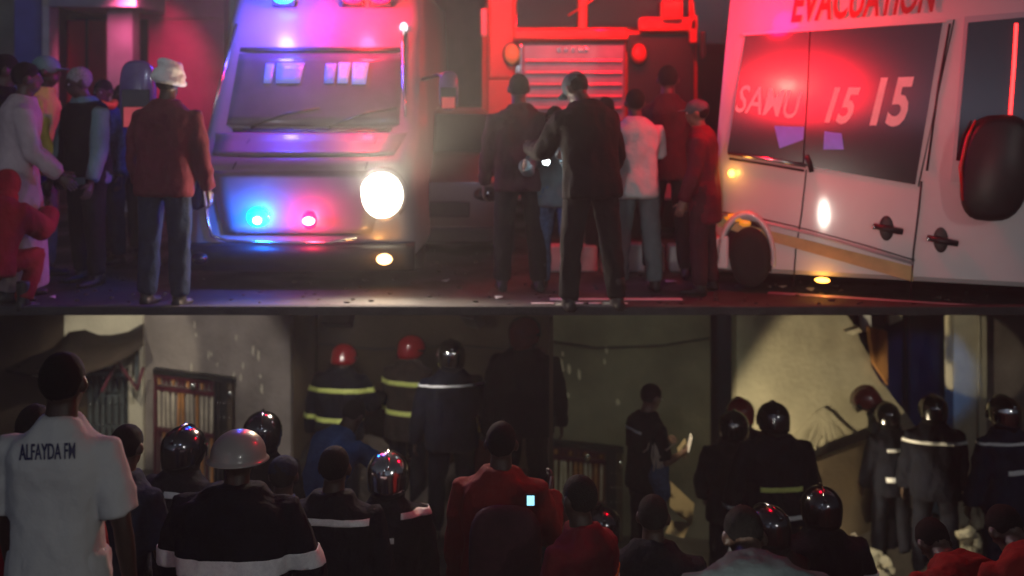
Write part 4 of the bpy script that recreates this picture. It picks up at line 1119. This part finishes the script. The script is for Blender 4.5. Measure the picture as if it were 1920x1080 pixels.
# lettering
FONT = None
def text_geo(s, size, shear=0, bold=.0):
    cu = bpy.data.curves.new('t', 'FONT'); cu.body = s; cu.size = size; cu.shear = shear; cu.offset = bold; cu.resolution_u = 3; cu.extrude = 0
    o = bpy.data.objects.new('t', cu); COL.objects.link(o)
    dg = bpy.context.evaluated_depsgraph_get(); dg.update()
    me = bpy.data.meshes.new_from_object(o.evaluated_get(dg)); bpy.data.objects.remove(o)
    vs = [v.co.copy() for v in me.vertices]; fs = [tuple(p.vertices) for p in me.polygons]
    x0 = min(v.x for v in vs); x1 = max(v.x for v in vs); y0 = min(v.y for v in vs); y1 = max(v.y for v in vs)
    return [((v.x - x0) / (x1 - x0), (v.y - y0) / (y1 - y0)) for v in vs], fs
def side_text(s, tl, tr, br, bl, m, name, proud=.018, shear=.2, bold=.03, parent=B):
    uv, fs = text_geo(s, 1, shear, bold); vs = []
    for u, v in uv:
        t = 1 - v
        x = lerp(lerp(tl[0], tr[0], u), lerp(bl[0], br[0], u), t); y = lerp(lerp(tl[1], tr[1], u), lerp(bl[1], br[1], u), t)
        vs.append(SP(x, y, proud) - B.location)
    o = meshobj(name, (vs, fs), M[m], parent); sm = o.modifiers.new('s', 'SOLIDIFY'); sm.thickness = .004; sm.offset = 0
    return o
side_text('SAMU', (1386, 158), (1504, 172), (1498, 224), (1378, 210), 'letter_white', 'lettering', bold=.005, parent=win)
side_text('15', (1556, 164), (1614, 164), (1598, 234), (1546, 230), 'letter_white', 'lettering', parent=win)
side_text('15', (1640, 146), (1714, 144), (1704, 238), (1630, 236), 'letter_white', 'lettering', parent=win)
side_text('EVACUATION', (1490, -30), (1764, -48), (1752, 22), (1482, 42), 'letter_red', 'lettering', shear=.1, bold=.02)
# unseen red sources added to light this side
rl = SP(1440, -150, .30)
point('side_red_fill', SP(1450, 20, .4), 120, (1, .0, .02), .12)  # added red fill for the upper van side
rb_ = Geo().ell(SP(1450, -75, .12) - B.location, (.12, .08, .07), 14, 8).build('roof_red_source', M['red_glow'], B, smooth=True)  # out-of-view red emitter added to go with the fill

# ------------------------------------------------------------------ background of the street
sh = empty('shop_building', (-7, 15, 0), 0, label='street building with blue and grey columns and red-lit doors behind the left crowd', cat='building')
def sb_(name, x0, x1, y0, y1, D, m, dp=.3, **k):
    a, b = P(x0, y1, D), P(x1, y0, D); g = Geo(); g.box((a.x, D, max(0, a.z)), (b.x, D + dp, b.z))
    for v in g.v: v -= sh.location
    return g.build(name, M[m], sh, **k)
sb_('wall', -900, 420, -500, 430, 16.0, 'dark_wall')
sb_('wall', -300, 26, -300, 430, 15.6, 'pale_wall')
sb_('column', 27, 78, -300, 430, 14.6, 'blue_paint')
sb_('column', 79, 92, -300, 430, 14.4, 'kerb')
sb_('door', 126, 200, 38, 430, 15.7, 'red_door')
sb_('door_leaf', 160, 164, 38, 430, 15.66, 'dark_wall', .03)
sb_('column', 201, 248, -300, 430, 14.6, 'grey_paint')
sb_('wall_panel', 250, 420, -300, 34, 15.4, 'pink_wall')
sb_('wall_panel', 278, 420, 34, 430, 15.5, 'pink_wall')
sb_('canopy', 92, 255, -60, 12, 14.2, 'grey_paint', 1.4)
o = sb_('shutter', 94, 124, 20, 430, 15.65, 'dark_wall', .1)
db = empty('dark_house', (4, 22, 0), 0, label='dark flat-roofed house low against the night sky between the vehicles', cat='house')
g = Geo(); a, b = P(1250, 400, 22), P(1420, 96, 22); g.box((a.x, 22, 0), (b.x, 26, b.z)); [v.__isub__(db.location) for v in g.v]; g.build('wall', M['dark_wall'], db)
g = Geo(); g.box((a.x - .2, 21.8, b.z), (b.x + .2, 26.2, b.z + .15)); [v.__isub__(db.location) for v in g.v]; g.build('roof', M['dark_wall'], db)
cb = empty('street_building', (-1, 19, 0), 0, label='tall dark building tinted for red haze rising between the ambulance and the fire engine', cat='building')
g = Geo(); a, b = P(560, 400, 19), P(905, -200, 19); g.box((a.x, 19, 0), (b.x, 22, b.z)); [v.__isub__(cb.location) for v in g.v]; g.build('wall', mat('red_haze_wall', (.2, .07, .08), .9, ns=2, na=.3), cb)  # maroon base colour stands for the red-lit haze behind
g = Geo(); g.box((a.x + .8, 18.95, 2.2), (a.x + 2, 19.0, 3.6)); [v.__isub__(cb.location) for v in g.v]; g.build('window', M['glass'], cb)
# street lamp and tree in the gap
lp = empty('street_lamp', (7.9, 41, 0), 0, label='distant street lamp with a pale green glow above the dark house', cat='street lamp')
Geo().tube([(0, 0, 0), (0, 0, 3.0), (.1, 0, 3.3)], [.07, .05, .04], 8).build('pole', M['iron'], lp, smooth=True)
Geo().ell((-.1, -.1, 3.35), (.42, .2, .07), 12, 8).build('lamp_head', M['iron'], lp, smooth=True)
Geo().ell((0.05, -.1, 3.25), (.2, .15, .12), 12, 8).build('lens', M['lamp_far'], lp, smooth=True)
def tree(x, y, h, label, seed):
    r_ = random.Random(seed); t = empty('tree', (x, y, 0), 0, label=label, cat='tree')
    g = Geo(); g.tube([(0, 0, 0), (.05, 0, h * .35), (.1, .05, h * .6), (.05, 0, h * .8)], [.14, .1, .07, .04], 8)
    for i in range(9):
        a = r_.uniform(0, 6.28); z = h * r_.uniform(.4, .75); g.tube([(.06, 0, z), (math.cos(a) * .5, math.sin(a) * .5, z + .4), (math.cos(a) * 1.0, math.sin(a) * 1.0, z + .7)], [.05, .03, .015], 6)
    g.build('trunk', M['bark'], t, smooth=True)
    vs = []; fs = []
    for i in range(2600):
        a = r_.uniform(0, 6.28); q = r_.random() ** .5; z = r_.gauss(h * .75, h * .13)
        rad = 1.5 * q * (1 - abs(z - h * .75) / (h * .5)); c = Vector((math.cos(a) * rad, math.sin(a) * rad, z))
        if noise.noise(c * 1.6) < -.12: continue
        u = Vector((r_.gauss(0, 1), r_.gauss(0, 1), r_.gauss(0, 1))).normalized(); v = u.orthogonal().normalized(); s = r_.uniform(.05, .11)
        n = len(vs); vs += [c - u * s, c + v * s * .5, c + u * s, c - v * s * .5]; fs.append((n, n+1, n+2, n+3))
    meshobj('crown', (vs, fs), M['leaf'], t)
tree(6.6, 30, 3.2, 'small dark tree beside the distant street lamp', 1)
tree(8.4, 34, 3.0, 'dark round tree right of the distant street lamp', 2)
# ------------------------------------------------------------------ the people on the street
def stand(*a, **k):
    r = person(*a, ground=0.0, **k); return r
T_ = 'bystanders and rescuers on the street'
stand(14, 100, 8.9, yaw=-70, shirt='black', label='person in dark clothes at the far left edge of the street crowd', group=T_, leg_l=(2, 2, 4), leg_r=(0, 2, 4))
stand(52, 118, 8.5, yaw=-65, shirt='robe', robe=True, label='person in a long pale mauve robe seen from behind', group=T_, arm_l=(15, 8, 30, 5), arm_r=(12, 8, 35, 5))
stand(88, 98, 9.4, yaw=-80, shirt='yellow_cloth', trousers='tan', hat='cap', hat_mat='teal', label='person in a dark green cap and yellow and cream top', group=T_, arm_r=(10, 6, 10, 5))
stand(146, 128, 9.1, yaw=150, shirt='teal', vest='black', trousers='black', hair='grey_hair', face=True, label='person with grey hair and a dark waistcoat over a teal shirt', group=T_, head=(10, 20))
stand(192, 150, 10.2, yaw=170, shirt='denim', trousers='navy', face=True, label='person in a blue shirt with an orange scarf behind the crowd', group=T_)
g = Geo(); c = P(190, 196, 10.05)
g.tube([c + Vector((math.cos(u) * .12, math.sin(u) * .11, .015 * math.sin(3 * u))) for u in [2 * math.pi * q / 16 for q in range(17)]], .035, 8); g.tube([c + Vector((0, -.12, -.01)), c + Vector((.02, -.15, -.15)), c + Vector((-.01, -.14, -.3))], [.03, .045, .03], 8)
sc_ = g.build('orange_scarf', M['orange_bright'], smooth=True); sc_.parent = PEOPLE[-1]; sc_.matrix_parent_inverse = Matrix.Translation(PEOPLE[-1].location).inverted() if False else (Matrix.Translation(PEOPLE[-1].location) @ Matrix.Rotation(R(170), 4, 'Z')).inverted(); sc_.name = 'scarf'
stand(228, 160, 10.6, yaw=200, shirt='dmaroon', trousers='black', label='person in dark red standing behind the orange scarf', group=T_)
rt_, pp, jo, fz = stand(316, 70, 8.25, yaw=-8, H=1.86, shirt='maroon', sleeve_mat='black', trousers='navy', hat='turban', label='person in a maroon top and white turban beside the ambulance mirror', group=T_, broad=1.12, arm_l=(10, 14, 25, 0), arm_r=(6, 10, 12, 2))
# crouching red figure at the left edge
person(14, 345, 8.15, yaw=-15, ground=0.0, H=1.62, lean=30, leg_l=(105, 135, 12), leg_r=(95, 130, 10), arm_l=(60, 2, 60, 25), arm_r=(60, 2, 60, 25), broad=1.15, bulk=.06, shirt='red_cloth', robe=False, trousers='red_cloth', hat='hood', hat_mat='red_cloth', coat_len=-.1, label='person crouching in a red hooded garment at the kerb', group=T_)
stand(972, 140, 8.9, yaw=10, shirt='dmaroon', trousers='black', label='person in dark maroon looking at the fire engine', group=T_, broad=1.1)
stand(1040, 200, 8.75, yaw=165, shirt='grey_cloth', trousers='denim', face=True, arm_l=(45, 6, 70, 10), arm_r=(40, 6, 65, 10), label='person in blue jeans holding a bright torch', group=T_)
tc = PEOPLE[-1].location
tt = empty('torch', P(1024, 303, 8.38), 0, label='small bright torch held at waist height', cat='torch')
Geo().tube([(0, 0, 0), (.02, .13, -.02)], [.03, .018], 10).build('torch_barrel', M['trim'], tt, smooth=True); Geo().ell((0, -.01, 0), (.028, .01, .028), 10, 6).build('lens', M['torch'], tt, smooth=True)
point('torch_light', P(1024, 303, 8.3), 2.5, (.8, .95, 1), .03)
stand(1080, 138, 8.2, yaw=25, H=1.86, lean=16, head=(28, -15), shirt='black', trousers='black', hat='cap', hat_mat='grey_cloth', label='broad person in black bending towards the torch', group=T_, broad=1.08, arm_l=(35, 12, 60, 12), arm_r=(12, 16, 25, 5), bulk=.035, leg_l=(6, 6, 5), leg_r=(-4, 3, 6))
stand(1136, 182, 9.9, yaw=0, shirt='black', trousers='black', label='person half hidden behind the broad bending figure', group=T_)
stand(1190, 168, 8.9, yaw=10, shirt='white_cloth', sleeves='short', trousers='grey_cloth', label='person in a white t-shirt and pale grey trousers', group=T_, arm_l=(5, 14, 15, 2), arm_r=(25, 8, 50, 5))
stand(1252, 140, 9.5, yaw=-5, shirt='dmaroon', trousers='black', broad=.9, H=1.9, label='tall person in dark clothes between the white t-shirt and the red shirt', group=T_)
stand(1306, 190, 8.75, yaw=75, shirt='maroon', trousers='dmaroon', skin='skin2', hat='cap', hat_mat='grey_cloth', face=True, H=1.6, coat_len=-.5, label='person in a long maroon shirt and grey cap looking left beside the white ambulance', group=T_)

# ------------------------------------------------------------------ left bay
LB = 'people crowding the left bay'
def pit(*a, **k):
    r = person(*a, **k); PITS.append((r[0].location.x, r[0].location.y, r[3])); return r
rt_, pp, polo, fz = pit(120, 662, 4.35, yaw=-4, H=1.84, shirt='polo', sleeves='short', trousers='polo', broad=1.0, bulk=.012, lean=4, arm_l=(6, 9, 10, 2), arm_r=(-2, 13, 10, 2), label='person in a white polo shirt with ALFAYDA FM across the back', group=LB, skin='skin', coat_len=-.24)
# lettering wrapped on the back of the polo shirt
dg = bpy.context.evaluated_depsgraph_get(); dg.update()
bvh = BVHTree.FromObject(polo, dg)
mw = Matrix.Translation(rt_.location) @ Matrix.Rotation(R(-4), 4, 'Z'); mi = mw.inverted()
uv, fs = text_geo('ALFAYDA FM', 1, 0, .008)
bm = bmesh.new(); vv = [bm.verts.new((u, v, 0)) for u, v in uv]
for f in fs:
    try: bm.faces.new([vv[i] for i in f])
    except ValueError: pass
bmesh.ops.triangulate(bm, faces=bm.faces)
for i in range(1, 40): bmesh.ops.bisect_plane(bm, geom=bm.verts[:]+bm.edges[:]+bm.faces[:], plane_co=(i/40, 0, 0), plane_no=(1, 0, 0))
for i in range(1, 4): bmesh.ops.bisect_plane(bm, geom=bm.verts[:]+bm.edges[:]+bm.faces[:], plane_co=(0, i/4, 0), plane_no=(0, 1, 0))
for v in bm.verts:
    u, t = v.co.x, 1 - v.co.y
    x = lerp(36, 141, u); y = lerp(lerp(833, 830, u), lerp(863, 860, u), t)
    o0 = mi @ Vector((0, 0, EYE)); d0 = (mi @ P(x, y, 4.35) - o0).normalized()
    hit = bvh.ray_cast(o0, d0)
    v.co = (hit[0] - d0 * .005) if hit[0] else mi @ P(x, y, 4.25)
me = bpy.data.meshes.new('lettering'); bm.to_mesh(me); bm.free()
lt = addmesh('lettering', me, M['print_navy'], polo); s_ = lt.modifiers.new('s', 'SOLIDIFY'); s_.thickness = .003; s_.offset = 0

pit(66, 760, 5.2, yaw=10, shirt='red_cloth', trousers='black', label='person in a red jacket almost hidden behind the white polo', group=LB, H=1.8, broad=1.15)
pit(240, 798, 5.7, yaw=-25, shirt='navy', trousers='black', sleeves='short', label='person in a short-sleeved slate blue shirt right of the white polo', group=LB, H=1.72, head=(5, -10), stripes=[])
G = [(.66, .045, 'silver_tape')]
pit(345, 795, 6.7, yaw=-15, hat='dark', shirt='bunker', trousers='bunker', stripes=[(.8, .035, 'silver_tape', (-.02, .3))], gloves=True, label='firefighter in a glossy dark helmet facing the slatted window', group=LB, arm_l=(35, 18, 70, 5), broad=1.1, bulk=.035, H=1.78)
pit(447, 800, 5.25, yaw=-3, hat='white', shirt='bunker', trousers='bunker', broad=1.3, bulk=.05, H=1.8, lean=10, arm_l=(15, 16, 35, 10), arm_r=(15, 16, 35, 10), stripes=[(.36, .085, 'silver_tape')], label='firefighter in a plain white hard hat with a wide pale band on the back', group=LB, leg_l=(0, 2, 4), leg_r=(0, 2, 4))
pit(492, 768, 7.3, yaw=10, hat='dark', shirt='black', trousers='black', H=1.75, label='firefighter in a black helmet beside the white hard hat', group=LB)
lime = [(.64, .05, 'lime_tape'), (.14, .05, 'lime_tape')]
pit(645, 643, 11.0, yaw=-10, hat='redround', shirt='bunker', trousers='bunker', broad=1.15, bulk=.05, stripes=lime, H=1.78, lean=8, arm_l=(2, 16, 6, 2), arm_r=(30, 14, 60, 5), label='firefighter in a red helmet with two lime bands across the black coat', group=LB, head=(20, 10))
pit(772, 626, 11.3, yaw=-20, hat='redround', shirt='bunker_brown', trousers='bunker', broad=1.0, bulk=.045, stripes=lime, H=1.86, coat_len=-.3, label='firefighter in a red helmet and brown coat with lime bands', group=LB, head=(10, 25))
pit(846, 634, 10.0, yaw=8, hat='silver', shirt='bunker', trousers='bunker', broad=1.2, bulk=.03, stripes=[(.8, .018, 'silver_tape')], H=1.84, label='firefighter in a bright silver helmet with one thin pale shoulder line', group=LB, arm_l=(4, 14, 12, 2), arm_r=(8, 18, 20, 2))
pit(662, 762, 8.3, yaw=-35, shirt='blue', trousers='navy', H=1.76, lean=38, head=(25, 0), label='person in a blue shirt stooping below the lime banded coat', group=LB, arm_l=(50, 8, 20, 5), arm_r=(55, 8, 20, 5))
pit(728, 842, 6.75, yaw=5, hat='silver', shirt='bunker', trousers='bunker', broad=1.05, bulk=.03, stripes=[(.84, .035, 'silver_tape', (.08, .3)), (.6, .035, 'silver_tape', (-.10, .04))], H=1.8, label='firefighter in a large silver helmet low in the middle of the left bay', group=LB)
pit(628, 838, 6.1, yaw=-8, shirt='bunker', trousers='bunker', broad=1.15, bulk=.04, stripes=[(.78, .035, 'silver_tape', (-.14, .24))], H=1.82, label='person in a black coat with a straight pale shoulder band', group=LB, lean=10)
pit(532, 846, 6.5, yaw=-5, shirt='navy', trousers='navy', hat='cap', hat_mat='navy', H=1.75, label='person in a navy cap and jacket behind the white hard hat', group=LB, stripes=[(.5, .02, 'silver_tape', (-.08, .1))])
pit(912, 772, 10.6, yaw=15, hat='yellow', shirt='orange_cloth', trousers='navy', H=1.75, label='firefighter in a yellow hard hat half hidden behind the others', group=LB)
pit(984, 590, 9.6, yaw=-12, hat='redround', shirt='black', trousers='black', H=1.9, broad=1.25, bulk=.04, head=(-5, 20), label='large dark person in a red helmet at the end of the left bay', group=LB, lean=4)
rt_, pp, jo, fz = pit(940, 792, 6.1, yaw=-5, shirt='orange_cloth', trousers='black', H=1.84, broad=1.05, bulk=.035, label='person in a red-orange top wearing a black backpack', group=LB, arm_r=(20, 12, 110, 5))
bk = Geo(); c, d = pp.at(.42); bk.ell((0, 0, 0), (.20, .10, .27), 20, 12)
for v in bk.v: v.x = math.copysign(abs(v.x / .20) ** .6 * .20, v.x); v.z = math.copysign(abs(v.z / .27) ** .6 * .27, v.z)
bo_ = bk.build('backpack', M['dmaroon'], smooth=True, label='dark backpack worn over the red-orange top', cat='backpack'); bo_.location = rt_.location + Vector((.03, -.235, c.z - .02)); 
ph = empty('phone', P(995, 938, 5.75), 0, label='small glowing phone held up beside the backpack', cat='phone')
g = Geo(); g.box((-.03, .003, -.032), (.03, .012, .032)); g.build('phone_case', M['trim'], ph, bevel=.003)
g = Geo(); g.box((-.02, -.001, -.028), (.02, .002, .024)); g.build('screen', M['screen'], ph)

# ------------------------------------------------------------------ right bay
RB = 'people in the right bay'
pit(1084, 892, 5.5, yaw=38, shirt='red_cloth', trousers='black', H=1.76, broad=.82, bulk=.025, stripes=[(.5, .045, 'orange_bright'), (.42, .03, 'silver_tape'), (.34, .03, 'orange_bright')], label='person in a red jacket with orange and white bands by the dark window', group=RB)
pit(1130, 946, 7.6, yaw=0, hat='dark', shirt='bunker', trousers='bunker', H=1.72, label='firefighter in a small shiny dark helmet beside the red jacket', group=RB)
pit(1225, 930, 5.9, yaw=-12, shirt='bunker', trousers='bunker', broad=1.15, bulk=.04, H=1.78, stripes=[(.7, .035, 'silver_tape', (-.1, .24))], lean=14, label='dark haired person in a black coat with a pale band under the cardboard', group=RB)
rt_, pp, jo, fz = pit(1222, 722, 9.7, yaw=-62, shirt='black', trousers='black', H=1.78, face=True, skin='skin2', sleeves='short', stripes=[(.74, .022, 'silver_tape', (-.12, .12))], arm_l=(4, 6, 100, 22), arm_r=(6, 6, 92, 22), head=(14, 0), label='standing person in a dark waistcoat reading from a glowing notebook', group=RB, lean=4)
wq_ = Matrix.Translation(rt_.location) @ Matrix.Rotation(R(-62), 4, 'Z') @ (pp.arms[1][2] + pp.arms[1][3] * .10)
nb_ = empty('notebook', wq_ + Vector((.0, -.07, .0)), 0, label='small glowing notebook held out by the standing reader', cat='notebook')
fixn(Geo().prism([(0, 0, 0), (.03, 0, .13), (.04, .14, .13), (.01, .14, 0)], (.008, 0, 0)).build('page', mat('glowing_page', (.8, .7, .55), .8, emit=(1, .8, .55), es=.35), nb_))  # page emission stands in for light falling on it
fixn(Geo().prism([(-.09, .01, .0), (-.02, .01, .09), (-.01, .13, .09), (-.08, .13, 0)], (.004, 0, -.01)).build('cover', M['board'], nb_))
rope = Geo(); rnd = random.Random(9)
for i in range(9):
    x = 1224 + i * 2.3
    rope.tube([P(x + rnd.uniform(-2, 2), 836 + rnd.uniform(-6, 6), 9.45), P(x + rnd.uniform(-3, 3), 856, 9.42), P(x + rnd.uniform(-3, 3), 875 + rnd.uniform(0, 12), 9.45), P(x - 2 + rnd.uniform(-4, 4), 905, 9.5)], .006, 5)
rope.tube([P(1218, 826, 9.5), P(1214, 842, 9.45), P(1206, 848, 9.45)], .006, 5); rope.tube([P(1240, 836, 9.5), P(1250, 844, 9.42), P(1266, 830, 9.5)], .006, 5)
rope.build('cable_bundle', M['cable'], smooth=True, label='loose pale cables dangling from the reader\'s hands', cat='cable')
bg_ = Geo(); bg_.ell((0, 0, 0), (.1, .07, .2), 16, 12)
for v in bg_.v: v.x += .25 * max(0, -v.z); v += v.normalized() * noise.noise(v * 14) * .02
o = bg_.build('denim_bag', M['denim'], smooth=True, label='crumpled denim bag hanging below the cables', cat='bag'); o.location = P(1236, 900, 9.5)
pit(1388, 744, 10.8, yaw=20, hat='red', shirt='bunker', trousers='bunker', H=1.8, label='firefighter in a red helmet behind two dark helmets', group=RB)
pit(1376, 768, 9.5, yaw=-20, hat='dark', shirt='bunker', trousers='bunker', H=1.76, broad=1.1, bulk=.035, label='firefighter in a dark helmet in front of the red one', group=RB, arm_l=(12, 16, 30, 5), lean=10)
pit(1450, 752, 9.2, yaw=4, hat='dark', shirt='bunker', trousers='bunker', broad=1.25, bulk=.05, H=1.84, stripes=[(.3, .04, 'lime_tape', (-.18, .18)), (-.08, .035, 'silver_tape')], label='broad firefighter with a pale lime band across the lower back', group=RB, head=(10, 0), arm_l=(8, 16, 20, 5), arm_r=(8, 16, 20, 5))
pit(1440, 944, 6.7, yaw=25, hat='dark', shirt='black', trousers='black', H=1.74, lean=20, label='firefighter in a dark helmet behind the grey shirt', group=RB)
pit(1540, 908, 6.9, yaw=-4, hat='dark', shirt='bunker', trousers='bunker', broad=1.1, bulk=.045, H=1.76, lean=14, stripes=[(.5, .035, 'silver_tape')], label='firefighter in a dark helmet with a pale band beside the hooked stick', group=RB, arm_l=(15, 18, 30, 5), arm_r=(15, 18, 30, 5))
pit(1396, 984, 4.5, yaw=0, shirt='grey_cloth', trousers='black', H=1.78, broad=1.25, bulk=.04, lean=54, head=(30, 0), label='person in a slate grey shirt bending forward at the bottom', group=RB)
pit(1624, 728, 11.5, yaw=62, hat='red', shirt='kerb' if False else 'grey_cloth', trousers='bunker', H=1.82, lean=30, head=(22, 0), skin='skin2', face=True, label='firefighter in a bright red helmet leaning left over the slab', group=RB, arm_l=(2, 8, 22, 5), arm_r=(4, 8, 22, 5), bulk=.03)
pit(1663, 752, 11.2, yaw=15, hat='dark', shirt='bunker', trousers='bunker', H=1.70, broad=.95, bulk=.035, lean=8, stripes=[(.62, .035, 'silver_tape', (-.12, .2)), (.08, .05, 'silver_tape', (-.14, .2))], boots='boot_light', label='firefighter with two pale bands and dusty boots standing in the rubble', group=RB, arm_r=(25, 12, 50, 5), leg_l=(6, 8, 4), leg_r=(-4, 2, 4))
pit(1750, 738, 10.8, yaw=-8, hat='dark', shirt='bunker', trousers='bunker', H=1.86, broad=1.1, bulk=.04, lean=8, stripes=[(.72, .03, 'silver_tape')], label='firefighter with one pale shoulder band in front of the dark opening', group=RB)
pit(1882, 740, 9.3, yaw=15, hat='silver', shirt='navy', trousers='navy', H=1.82, broad=1.1, bulk=.04, stripes=[(.84, .022, 'silver_tape'), (.42, .04, 'silver_tape', (-.12, .2))], label='firefighter in a silver helmet and navy suit right of the cream pillar', group=RB)
r_, pp, jo, fz = pit(1752, 1004, 5.7, yaw=12, shirt='orange_cloth', trousers='black', H=1.78, broad=1.12, bulk=.03, lean=58, head=(35, 0), hair='hair', label='person in a red-orange top bending below the pale shoulder band', group=RB)
r_, pp, jo, fz = pit(1888, 980, 5.4, yaw=10, shirt='orange_cloth', trousers='black', H=1.8, broad=1.12, bulk=.03, lean=56, head=(35, 0), label='person in a dull red top bending forward in the bottom right corner', group=RB)

build_ground()

# ------------------------------------------------------------------ work lights and added fill lamps
def floodlight_or_fill(loc, target, power, col, cone, blend, rad, label, nm='floodlight_or_fill'):
    o = empty(nm, loc, 0, label=label, cat='floodlight_or_fill')
    q = (Vector(target) - Vector(loc)).to_track_quat('-Z', 'Y').to_matrix().to_4x4()
    g = Geo(); g.box((-.12, -.08, .03), (.12, .08, .14), q); g.build('lamp_housing', M['trim'], o, bevel=.01)
    spot(nm + '_light', loc, target, power, col, cone, blend, rad)
    return o
# left bay: hung under the deck, washing the window wall
floodlight_or_fill((-3.1, 9.5, -.2), P(330, 760, 12.2), 130, (1, .92, .84), 62, .35, .06, 'work light hung under the deck aimed at the slatted window')
floodlight_or_fill((-3.6, 9.6, -.2), P(240, 680, 12.4), 150, (1, .9, .7), 34, .3, .06, 'second work light hung under the deck above the iron door')
floodlight_or_fill((-.5, 12.1, -1.0), P(690, 830, 11.2), 40, (1, .85, .7), 70, .6, .08, 'fill lamp added on the far wall behind the firefighters')  # lamp added to brighten the stones by the yellow hard hat
floodlight_or_fill((.95, 10.2, -3.15), P(1690, 770, 12.1), 620, (1, .82, .5), 52, .3, .03, 'work light standing on the rubble aimed at the fallen slab')
floodlight_or_fill((3.3, 9.4, -.2), P(1812, 660, 12.2), 90, (1, .88, .6), 15, .15, .03, 'work light hung under the deck over the cream pillar')
floodlight_or_fill((4.1, 9.4, -.2), P(1728, 720, 12.9), 110, (.06, .28, 1), 20, .5, .06, 'blue tint lamp added under the deck at the right end')  # put in to tint the dark opening blue
floodlight_or_fill((1.2, 9.4, -.2), P(1130, 720, 12.5), 62, (.9, .95, .7), 70, .6, .06, 'dim fill lamp added over the olive wall')  # added to lift the olive wall against the darker left bay
floodlight_or_fill((-1.4, 8.75, -.22), P(760, 760, 10.8), 90, (1, .93, .85), 60, .6, .06, 'fill lamp added under the deck over the standing firefighters')  # added fill for the dim coats and lime bands
floodlight_or_fill((2.9, 9.5, -.2), P(1680, 1050, 10.8), 220, (1, .88, .62), 32, .4, .04, 'fill lamp added under the deck over the rubble heap')  # added so that the rubble and boots show up
floodlight_or_fill((1.5, 9.1, -.2), P(1272, 958, 10.2), 70, (1, .86, .6), 16, .4, .04, 'fill lamp added under the deck over the cardboard')  # small spot added just to brighten the cardboard
# unseen fill lamps added behind the camera
spot('pit_fill_behind', (6.2, -5, 4.2), (-1, 6, -.5), 480, (1, .98, .92), 80, .6, .25)  # unseen frontal fill for the people's backs
spot('deck_fill_behind', (-.5, .2, 4.6), (-1.2, 9, 1.5), 190, (.7, .78, 1), 46, .7, .2)  # cool fill added to brighten the vehicle fronts
spot('crowd_fill_behind', (-5, -1, 3.6), (-4.2, 9, 1.4), 330, (.8, .9, 1), 24, .6, .15)  # cool front fill added for the left crowd
lp_, tg = refl(1528, 400, 7.3); spot('body_glint_behind', lp_, tg, 210, (1, .93, .8), 36, .8, .14)  # unseen lamp placed so its reflection brightens the van body
lp_, tg = refl(1476, 150, 9.3); spot('window_glint_behind', lp_, tg, 28, (1, .95, .7), 14, .8, .12)  # unseen lamp placed so its glint lands on the side window
lp_, tg = refl(1500, 165, 9.0); spot('red_glint_behind', lp_, tg, 1500, (1, .0, .015), 17, .8, 1.1)  # large unseen red source added to redden the side window
spot('shop_red_fill', (-5.0, 14.0, 2.9), (-5.6, 15.7, 1.6), 110, (1, .1, .25), 90, .6, .1)  # unseen red fill added to colour the shop wall

# ------------------------------------------------------------------ haze volume added for the glow round the lamps
hz_ = Geo(); hz_.box((-30, -9, -5), (30, 60, 12))
hm_ = bpy.data.materials.new('haze'); hm_.use_nodes = True; ht = hm_.node_tree; ht.nodes.remove(ht.nodes['Principled BSDF'])
pv = ht.nodes.new('ShaderNodeVolumePrincipled'); pv.inputs['Color'].default_value = (.9, .9, .9, 1); pv.inputs['Density'].default_value = .007; pv.inputs['Anisotropy'].default_value = .35
ht.links.new(pv.outputs[0], ht.nodes['Material Output'].inputs['Volume'])
ho = hz_.build('haze', hm_, kind='stuff')
